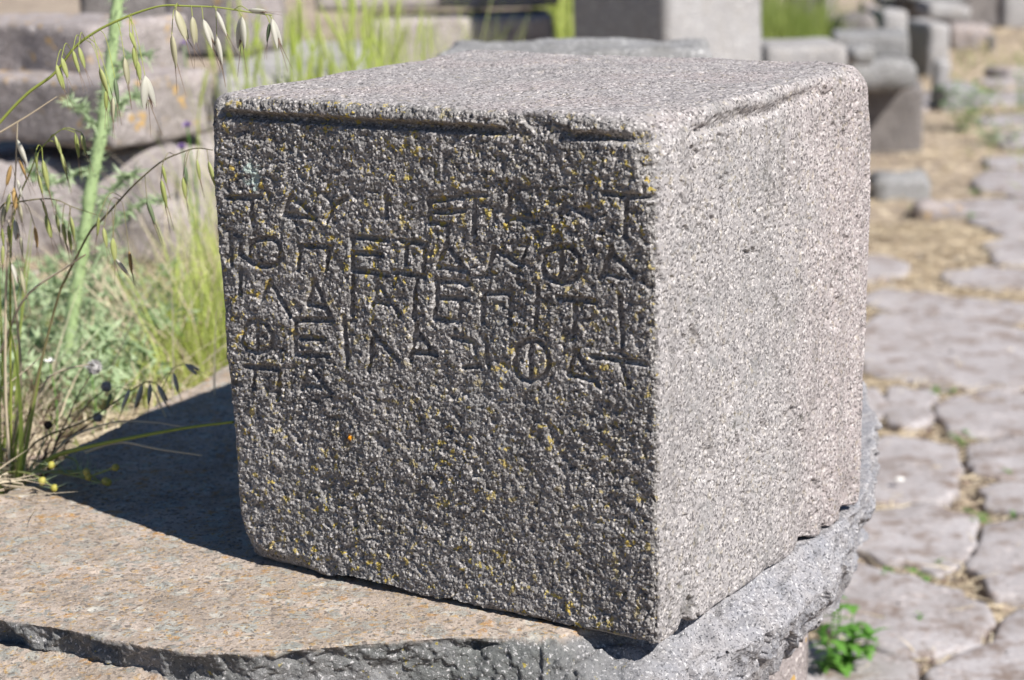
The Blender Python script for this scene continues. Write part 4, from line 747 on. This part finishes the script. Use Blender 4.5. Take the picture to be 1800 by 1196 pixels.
# ------------------------------------------------------------------ stalks, seed heads and buds at the edge of the slab
SLB = ['long green reed stalk lying across the shaded slab to the block', 'short dry side stalk branching off the reed over the slab', 'thin dry stalk arching low over the back of the slab', 'curved straw stalk ending at the round grey seed head', 'short tan stalk crossing below the arching green oat', 'bent straw stalk leaning up right through the oats', 'thin reddish stalk at the left edge of the view', 'thick pale straw stalk rising at the left edge']
for (kind, ln, rad), lb in zip(D['STALKS'], SLB):
    sm = smooth_line(ln, 8); sm[:, 2] = np.maximum(sm[:, 2], .003)
    if kind == 'reed' or 'side stalk' in lb: pass
    g = Geo(); V, F = tube(sm, np.linspace(rad, rad * .5, len(sm)), 6); g.add(V, F, .3)
    o = link('dry_stalk' if kind != 'reed' else 'reed_stalk', g.mesh('stalk'), M['straw' if kind != 'reed' else 'oatstem'])
    tag(o, lb, 'stalk')
def ball(c, r, n=7, m=10, spike=0, seed=0):
    V = []; 
    for i in range(n + 1):
        for j in range(m):
            a = math.pi * i / n; b_ = 2 * math.pi * j / m; V.append((c[0] + r * math.sin(a) * math.cos(b_), c[1] + r * math.sin(a) * math.sin(b_), c[2] + r * math.cos(a)))
    F = [(i * m + j, (i + 1) * m + j, (i + 1) * m + (j + 1) % m, i * m + (j + 1) % m) for i in range(n) for j in range(m)]
    return np.array(V), np.array(F)
HL = ['grey globe seed head on a dark wiry stalk, tallest of its group', 'smaller shaded grey seed head right of the tallest one', 'small bluish seed head low over the edge of the slab', 'lowest dark seed head in the dry tangle']
for k, (ln, lb) in enumerate(zip(D['HEADS'], HL)):
    o = thing('seed_head', lb, 'seed head', tuple(ln[0]), 'round seed heads beside the slab')
    sm = smooth_line([(ln[0][0] - .02, ln[0][1] + .02, gz(ln[0][0], ln[0][1]) - .01)] + ln, 6); g = Geo(); V, F = tube(sm, np.linspace(.0011, .0006, len(sm)), 5); g.add(V, F); link('stem', g.mesh('stem'), M['brown'], o)
    c = np.array(ln[-1]) + [0, 0, .003]; r_ = [.0085, .006, .0055, .005][k]; g = Geo(); V, F = ball(c, r_ * .75); g.add(V, F)
    rng = np.random.default_rng(k); d = rng.normal(size=(420, 3)); d /= np.linalg.norm(d, axis=1, keepdims=True)
    V, F, t_ = blades(np.repeat(c[None], 420, 0) + d * r_ * .6, d, np.full(420, r_ * .5), np.full(420, .0012), d * 0, rng, 1); g.add(V, F, .5)
    link('head', g.mesh('head'), M['seedhead' if k < 3 else 'brown'], o)
    g = Geo(); V, F, t_ = blades(np.repeat(c[None], 40, 0) - [0, 0, r_ * .8], d[:40] * [1, 1, .3] + [0, 0, .15], np.full(40, r_ * .9), np.full(40, .002), d[:40] * 0, rng, 1); g.add(V, F, .5); link('bract', g.mesh('bract'), M['brown'], o)
bp = thing('sprawling_herb', 'low wiry green herb with round yellow buds sprawling onto the shaded slab', 'herb', (-.62, 2.2, -.03))
for ln in D['BUDS']:
    sm = smooth_line(ln, 6); zz = np.linspace(0, 1, len(sm)); sm[:, 2] = np.maximum(sm[:, 2], .003 + .012 * np.sin(zz * 2.6))
    g = Geo(); V, F = tube(sm, .0011, 4); g.add(V, F); link('stem', g.mesh('stem'), M['gl_green'], bp)
    V, F = ball(sm[-1], .0042 if ln[-1][0] > -.5 else .0048, 5, 8); g = Geo(); V = V + (vnoise(V, .002, 5) * .0008)[:, None]; g.add(V, F, .3); link('bud', g.mesh('bud'), M['bud'], bp)
    rng = np.random.default_rng(len(sm)); kk = rng.integers(0, len(sm), 14); d = rng.normal(size=(14, 3)); d[:, 2] = np.abs(d[:, 2]) * .6; d /= np.linalg.norm(d, axis=1, keepdims=True)
    blade_obj('leaf', M['greyleaf'], [blades(sm[kk], d, rng.uniform(.01, .025, 14), np.full(14, .0012), d * .004, rng, 2)], parent=bp)

# ------------------------------------------------------------------ grasses and ground litter
def tuft(rng, n, cx, cy, sx, sy, h0, h1, w0, w1, lean=.25, bend=.3, segs=5, dirx=0., diry=0.):
    x = rng.normal(cx, sx, n); y = rng.normal(cy, sy, n); z = ground_h(x, y) - .01
    d = np.stack([rng.normal(dirx, lean, n), rng.normal(diry, lean, n), np.ones(n)], 1); d /= np.linalg.norm(d, axis=1, keepdims=True)
    L = rng.uniform(h0, h1, n); b = np.stack([rng.normal(0, bend, n), rng.normal(0, bend, n), -np.abs(rng.normal(0, bend * .5, n))], 1) * L[:, None]
    return blades(np.stack([x, y, z], 1), d, L, rng.uniform(w0, w1, n), b, rng, segs)
R = np.random.default_rng(11)
blade_obj('grass', M['bright'], [tuft(R, 230, -.44, 2.95, .035, .10, .08, .27, .002, .004, .14, .2), tuft(R, 130, -.43, 3.3, .05, .15, .12, .34, .002, .004, .15, .2),
          tuft(R, 170, -.50, 2.78, .05, .07, .04, .15, .002, .0035, .2, .25), tuft(R, 60, -.37, 2.85, .02, .05, .15, .36, .002, .004, .10, .12)], 'bright green grass clump between the slab and the stacked stones', 'grass', 'stuff')
blade_obj('grass', M['straw'], [tuft(R, 300, -.5, 3.1, .10, .25, .08, .36, .0018, .0035, .35, .3), tuft(R, 420, -.68, 2.7, .12, .25, .05, .22, .0015, .003, .6, .4), tuft(R, 120, -.63, 2.32, .03, .05, .08, .30, .0012, .003, .35, .3)], 'dry straw-coloured grass mixed through the plants at left', 'grass', 'stuff')
blade_obj('grass', M['green'], [tuft(R, 22, -.61, 2.26, .012, .03, .10, .36, .003, .006, .12, .12), tuft(R, 300, -.75, 3.0, .15, .25, .03, .10, .003, .006, .5, .4), tuft(R, 150, -.60, 2.6, .09, .12, .03, .08, .003, .006, .5, .4)], 'green grass blades rising at the left edge of the slab', 'grass', 'stuff')
blade_obj('grass', M['bright'], [tuft(R, 420, -.29, 3.9, .05, .12, .18, .44, .0015, .0038, .2, .2), tuft(R, 150, -.44, 4.0, .06, .12, .2, .44, .0015, .0035, .16, .2), tuft(R, 160, -.28, 5.4, .12, .2, .3, .55, .002, .0045, .15, .15),
          tuft(R, 200, .20, 7.2, .035, .2, .5, .95, .005, .008, .05, .08), tuft(R, 60, .0, 5.9, .12, .1, .15, .36, .003, .005, .15, .15)], 'tall bright wild grass behind the carved block', 'grass', 'stuff')
blade_obj('grass', M['green'], [tuft(R, 150, -.33, 4.3, .08, .1, .2, .45, .003, .006, .2, .2), tuft(R, 2400, 1.42, 10.8, .12, .35, .25, .55, .008, .016, .12, .12), tuft(R, 240, 2.5, 9.8, .25, .6, .03, .12, .006, .012, .4, .3), tuft(R, 160, 2.9, 12, .3, .8, .04, .15, .008, .014, .4, .3), tuft(R, 90, 2.15, 8.3, .12, .3, .03, .10, .005, .01, .4, .3), tuft(R, 1600, 1.15, 11.5, .3, .4, .3, .7, .01, .018, .15, .15), tuft(R, 500, 1.75, 11.3, .1, .1, .15, .4, .01, .016, .15, .12)], 'dense green growth beyond the tall pillar', 'grass', 'stuff')
# bearded ears on the tall grass
g = Geo()
for k in range(100):
    x, y = R.normal(-.32, .09), R.normal(3.9, .2); z = R.uniform(.12, .36); d = np.array([R.normal(0, .25), R.normal(0, .2), 1.]); d /= np.linalg.norm(d)
    z0 = gz(x, y); V, F = tube(smooth_line([(x - d[0] * .1, y, z0), (x - d[0] * .05, y, (z0 + z) / 2), (x, y, z)], 3), .0012, 4); g.add(V, F, .2)
    p = np.array([x, y, z]); V, F = tube(np.array([p, p + d * .02, p + d * .05, p + d * .075]), [.001, .003, .0028, .0008], 6); g.add(V, F, R.random())
    n = 30; q = p + d * R.uniform(0, .07, (n, 1)); dd = d + R.normal(size=(n, 3)) * .28; dd /= np.linalg.norm(dd, axis=1, keepdims=True)
    V, F, t_ = blades(q, dd, R.uniform(.015, .04, n), np.full(n, .0009), dd * 0, R, 1); g.add(V, F, R.random())
tag(link('grass_ears', g.mesh('grass_ears'), M['bright']), 'bearded ears of wild barley above the tall bright grass', 'grass', kind='stuff')
# feathery grey-green weeds on the left ground
g = Geo()
for k in range(75):
    x, y = R.uniform(-.92, -.52), R.uniform(2.6, 3.3); z = gz(x, y)
    for s_ in range(R.integers(3, 6)):
        a = R.random() * 6.28; L = R.uniform(.05, .13); end = np.array([x + math.cos(a) * L, y + math.sin(a) * L, z + R.uniform(.02, .09)])
        sm = smooth_line([(x, y, z), ((x + end[0]) / 2, (y + end[1]) / 2, end[2] + .02), end], 5); n = 26
        kk = R.integers(1, len(sm), n); d = R.normal(size=(n, 3)); d /= np.linalg.norm(d, axis=1, keepdims=True)
        V, F, t_ = blades(sm[kk], d, R.uniform(.008, .02, n), R.uniform(.005, .010, n), d * .003, R, 1); g.add(V, F, R.random())
tag(link('weeds', g.mesh('weeds'), M['greyleaf']), 'feathery grey-green weeds covering the soil left of the slab', 'weeds', kind='stuff')
# dark twiggy dead stems
for (cx, cy, n, lb) in ((-.645, 2.26, 16, 'tangle of dark dry twigs at the left end of the slab'), (-.575, 2.34, 14, 'lower tangle of brown twigs leaning towards the shaded slab')):
    o = thing('dry_weed', lb, 'dry weed', (cx, cy, gz(cx, cy)))
    g = Geo()
    for k in range(n):
        x, y = R.normal(cx, .018), R.normal(cy, .02); L = R.uniform(.06, .17); d = np.array([R.normal(.25, .4), R.normal(0, .3), 1.]); d /= np.linalg.norm(d); p = np.array([x, y, gz(x, y) - .01])
        sm = smooth_line([p, p + d * L * .5 + R.normal(size=3) * .01, p + d * L + R.normal(size=3) * .015], 5); V, F = tube(sm, np.linspace(.0011, .0005, len(sm)), 4); g.add(V, F, R.random())
        m_ = 26; kk = R.integers(len(sm) // 2, len(sm), m_); dd = d + R.normal(size=(m_, 3)) * .6; dd /= np.linalg.norm(dd, axis=1, keepdims=True)
        V, F, t_ = blades(sm[kk], dd, R.uniform(.006, .018, m_), np.full(m_, .0013), dd * 0, R, 1); g.add(V, F, R.random())
    link('stems', g.mesh('stems'), M['brown'], o)
# small white daisies and pale scraps in the weeds
for k, (x, y, z, lb) in enumerate([(-.555, 2.42, .075, 'white daisy nearest the round seed heads'), (-.70, 2.75, .055, 'white daisy low in the weeds under the thistle'), (-.535, 2.55, .035, 'white daisy at the edge of the bright grass'), (-.62, 2.5, .02, 'white daisy among dead twigs left of the slab')]):
    z0 = gz(x, y); o = thing('daisy', lb, 'daisy', (x, y, z0), 'white daisies'); g = Geo()
    V, F = tube(smooth_line([(x - .006, y, z0), (x + .004, y, (z0 + z) / 2), (x, y, z)], 4), .0009, 4); g.add(V, F); link('stem', g.mesh('stem'), M['leafgreen'], o)
    n = 22; an = np.arange(n) / n * 6.28; d = np.stack([np.cos(an), np.sin(an) - .4, .5 + 0 * an], 1); d /= np.linalg.norm(d, axis=1, keepdims=True)
    blade_obj('petals', M['white'], [blades(np.repeat(np.array([[x, y, z]]), n, 0), d, np.full(n, .008), np.full(n, .003), d * 0, R, 2)], parent=o)
# purple flowers
PF = [((-.615, 4.0, .315), 'purple flower nearest the drooping oats'), ((-.50, 4.0, .30), 'purple flower above the far left corner of the block'), ((-.51, 3.3, .245), 'purple flower behind the grass left of the block'), ((-.52, 3.3, .21), 'lower purple flower behind the grass left of the block')]
for k, (p, lb) in enumerate(PF):
    z0 = gz(p[0], p[1]); o = thing('wildflower', lb, 'wildflower', (p[0], p[1], z0), 'purple wildflowers'); g = Geo()
    V, F = tube(smooth_line([(p[0] - .01, p[1], z0), (p[0] + .01, p[1], (z0 + p[2]) / 2), p], 5), .0012, 4); g.add(V, F); link('stem', g.mesh('stem'), M['leafgreen'], o)
    n = 60; d = R.normal(size=(n, 3)); d[:, 2] = np.abs(d[:, 2]); d /= np.linalg.norm(d, axis=1, keepdims=True); blade_obj('petals', M['purple'], [blades(np.repeat(np.array([p]), n, 0), d, np.full(n, .009), np.full(n, .003), d * 0, R, 1)], parent=o)
# straw litter
def litter(n, x0, x1, y0, y1, L0, L1, w, up, keepf=None, dens=None, zoff=.004):
    x = R.uniform(x0, x1, n); y = y0 + (y1 - y0) * R.random(n) ** 1.0
    m = np.ones(n, bool)
    if dens is not None: m &= R.random(n) < dens(x, y)
    x, y = x[m], y[m]; n = len(x); z = ground_h(x, y) + zoff + R.random(n) * .01
    a = R.random(n) * 6.28; d = np.stack([np.cos(a), np.sin(a), R.normal(up, .15, n)], 1); d /= np.linalg.norm(d, axis=1, keepdims=True)
    L = R.uniform(L0, L1, n); b = np.stack([R.normal(0, .3, n), R.normal(0, .3, n), -.1 * np.ones(n)], 1) * L[:, None]
    return blades(np.stack([x, y, z], 1), d, L, R.uniform(w * .5, w, n), b, R, 2)
def dens_r(x, y):
    P = np.stack([x, y, x * 0], 1); nz = sstep(-.25, .35, vnoise(P, .45, 90)); mid = np.exp(-((x - (.25 + .235 * y)) / (.22 + .03 * y)) ** 2)
    return np.clip(.4 + .4 * nz + .9 * mid * (y > 3.4), 0, 1) * np.where(on_flag(x, y), .05 + .10 * (vnoise(np.stack([x, y, x * 0], 1), .3, 97) > .28), 1)
blade_obj('dry_grass', M['straw'], [litter(60000, .4, 2.4, 2.7, 7, .02, .09, .005, .15, dens=dens_r), litter(22000, 1.0, 4.5, 7, 15, .03, .10, .008, .15, dens=dens_r)], 'straw litter and dry grass between the paving stones', 'dry grass', 'stuff')
blade_obj('dead_leaves', M['brown'], [litter(16000, .4, 2.4, 2.7, 7, .01, .045, .007, .1, dens=lambda x, y: np.where(on_flag(x, y), .04, .6)), litter(2500, -1.1, -.45, 2.2, 3.8, .01, .04, .005, .2)], 'brown plant litter in the joints of the paving and at left', 'plant litter', 'stuff')
blade_obj('straw_litter', M['straw'], [litter(14000, -1.15, -.42, 2.15, 3.9, .015, .07, .0035, .25)], 'pale straw litter on the soil left of the slab', 'straw', 'stuff')
blade_obj('straw_litter', M['straw'], [litter(70, -.66, -.54, 2.08, 2.2, .03, .10, .003, .1, zoff=.068)], 'loose dry stems heaped on the left corner of the slab', 'straw', 'stuff')
# pebbles
g = Geo()
for k in range(420):
    if k < 300: x, y = R.uniform(.45, 2.2), R.uniform(2.8, 6.5)
    else: x, y = R.uniform(-1.1, -.45), R.uniform(2.3, 3.8)
    r_ = R.uniform(.004, .014); V, F = ball((0, 0, 0), r_, 4, 6); V = V * [1, R.uniform(.6, 1), .6] + (vnoise(V + k, r_, 3) * r_ * .3)[:, None] + [x, y, gz(x, y) + r_ * .3]; g.add(V, F)
tag(link('pebbles', g.mesh('pebbles'), M['palestone']), 'loose pebbles scattered between the stones', 'pebbles', kind='stuff')
# leafy weed growing beside the foundation
def lobed_leaf(base, d, L, W, R):
    d = d / np.linalg.norm(d); s = np.cross(d, [0, .3, 1]); s /= np.linalg.norm(s); up = np.cross(s, d); n = 10; V = []
    for i in range(n + 1):
        t = i / n; wv = W * math.sin(math.pi * min(1, t * .92 + .08)) * (1 if i % 2 else .45); c = base + d * L * t + np.array([0, 0, -1]) * L * .35 * t * t
        V += [c - s * wv + up * wv * .3, c, c + s * wv + up * wv * .3]
    F = [];
    for i in range(n): k = i * 3; F += [(k, k + 1, k + 4, k + 3), (k + 1, k + 2, k + 5, k + 4)]
    return np.array(V), np.array(F)
def weed(name, x, y, h, nl, lb, group=None, mat='leafgreen', spread=.03, leaf=(.03, .008), stems=3):
    z = gz(x, y); o = thing(name, lb, 'weed', (x, y, z), group)
    for s_ in range(stems):
        e = np.array([x + R.normal(0, spread), y + R.normal(0, spread), z + h * R.uniform(.6, 1)]); sm = smooth_line([(x + R.normal(0, .01), y + R.normal(0, .01), z - .01), ((x + e[0]) / 2 + .006, (y + e[1]) / 2, z + h * .4), e], 6)
        g = Geo(); V, F = tube(sm, .0012, 4); g.add(V, F); link('stem', g.mesh('stem'), M[mat], o)
        for k in range(nl):
            b_ = sm[int(len(sm) * (.15 + .85 * k / nl))]; a = R.random() * 6.28; V, F = lobed_leaf(b_, np.array([math.cos(a), math.sin(a), R.uniform(.1, .8)]), R.uniform(.6, 1.1) * leaf[0], leaf[1] * R.uniform(.7, 1.1), R)
            g = Geo(); g.add(V, F, R.random()); link('leaf', g.mesh('leaf'), M[mat], o)
weed('leafy_weed', .50, 3.06, .11, 16, 'bright green lobed weed beside the foundation at the lower right', spread=.035, leaf=(.046, .014), stems=5)
weed('leafy_weed', .475, 3.03, .21, 12, 'upper sprig of green weed right behind the broken slab edge', spread=.015, leaf=(.042, .012), stems=2)
WL = ['small green weed in a joint below the big flat paving stone', 'tiny weed between two paving stones with straw round it', 'green sprouts along a joint at the right edge', 'small green sprouts beside the round nearest paving stone', 'sprouts at the left end of the nearest joint', 'weed at the right border of the path', 'small weed on the far paving', 'far sprouts between grey flags', 'green sprig on the straw', 'green sprig right of the straw', 'low sprout on the nearest paving']
for (x, y, z), lb in zip(D['WEEDS'], WL):
    weed('joint_weed', x, y, .03, 7, lb, 'weeds growing in the paving joints', spread=.03, leaf=(.022, .006), stems=3)
weed('roadside_weed', 2.05, 9.3, .25, 9, 'tall thin green weed beside the heap of stones at right', spread=.08, leaf=(.08, .02), stems=5)
weed('roadside_weed', 2.45, 9.8, .32, 9, 'tall thin green weed standing in front of the far path', spread=.06, leaf=(.07, .015), stems=4)
weed('roadside_weed', 2.1, 8.9, .10, 8, 'bushy bluish green weed right of the angular boulder', spread=.08, leaf=(.06, .016), stems=5, mat='greyleaf')
# small bit of white paper lying on the paving
V, F = ball((0, 0, 0), .011, 5, 8); V = V * [1, .6, .4]; g = Geo(); g.add(V, F); o = link('paper', g.mesh('paper'), M['white']); o.location = (.77, 3.98, -.585)
tag(o, 'small white bit of paper lying on the paving joint', 'paper')
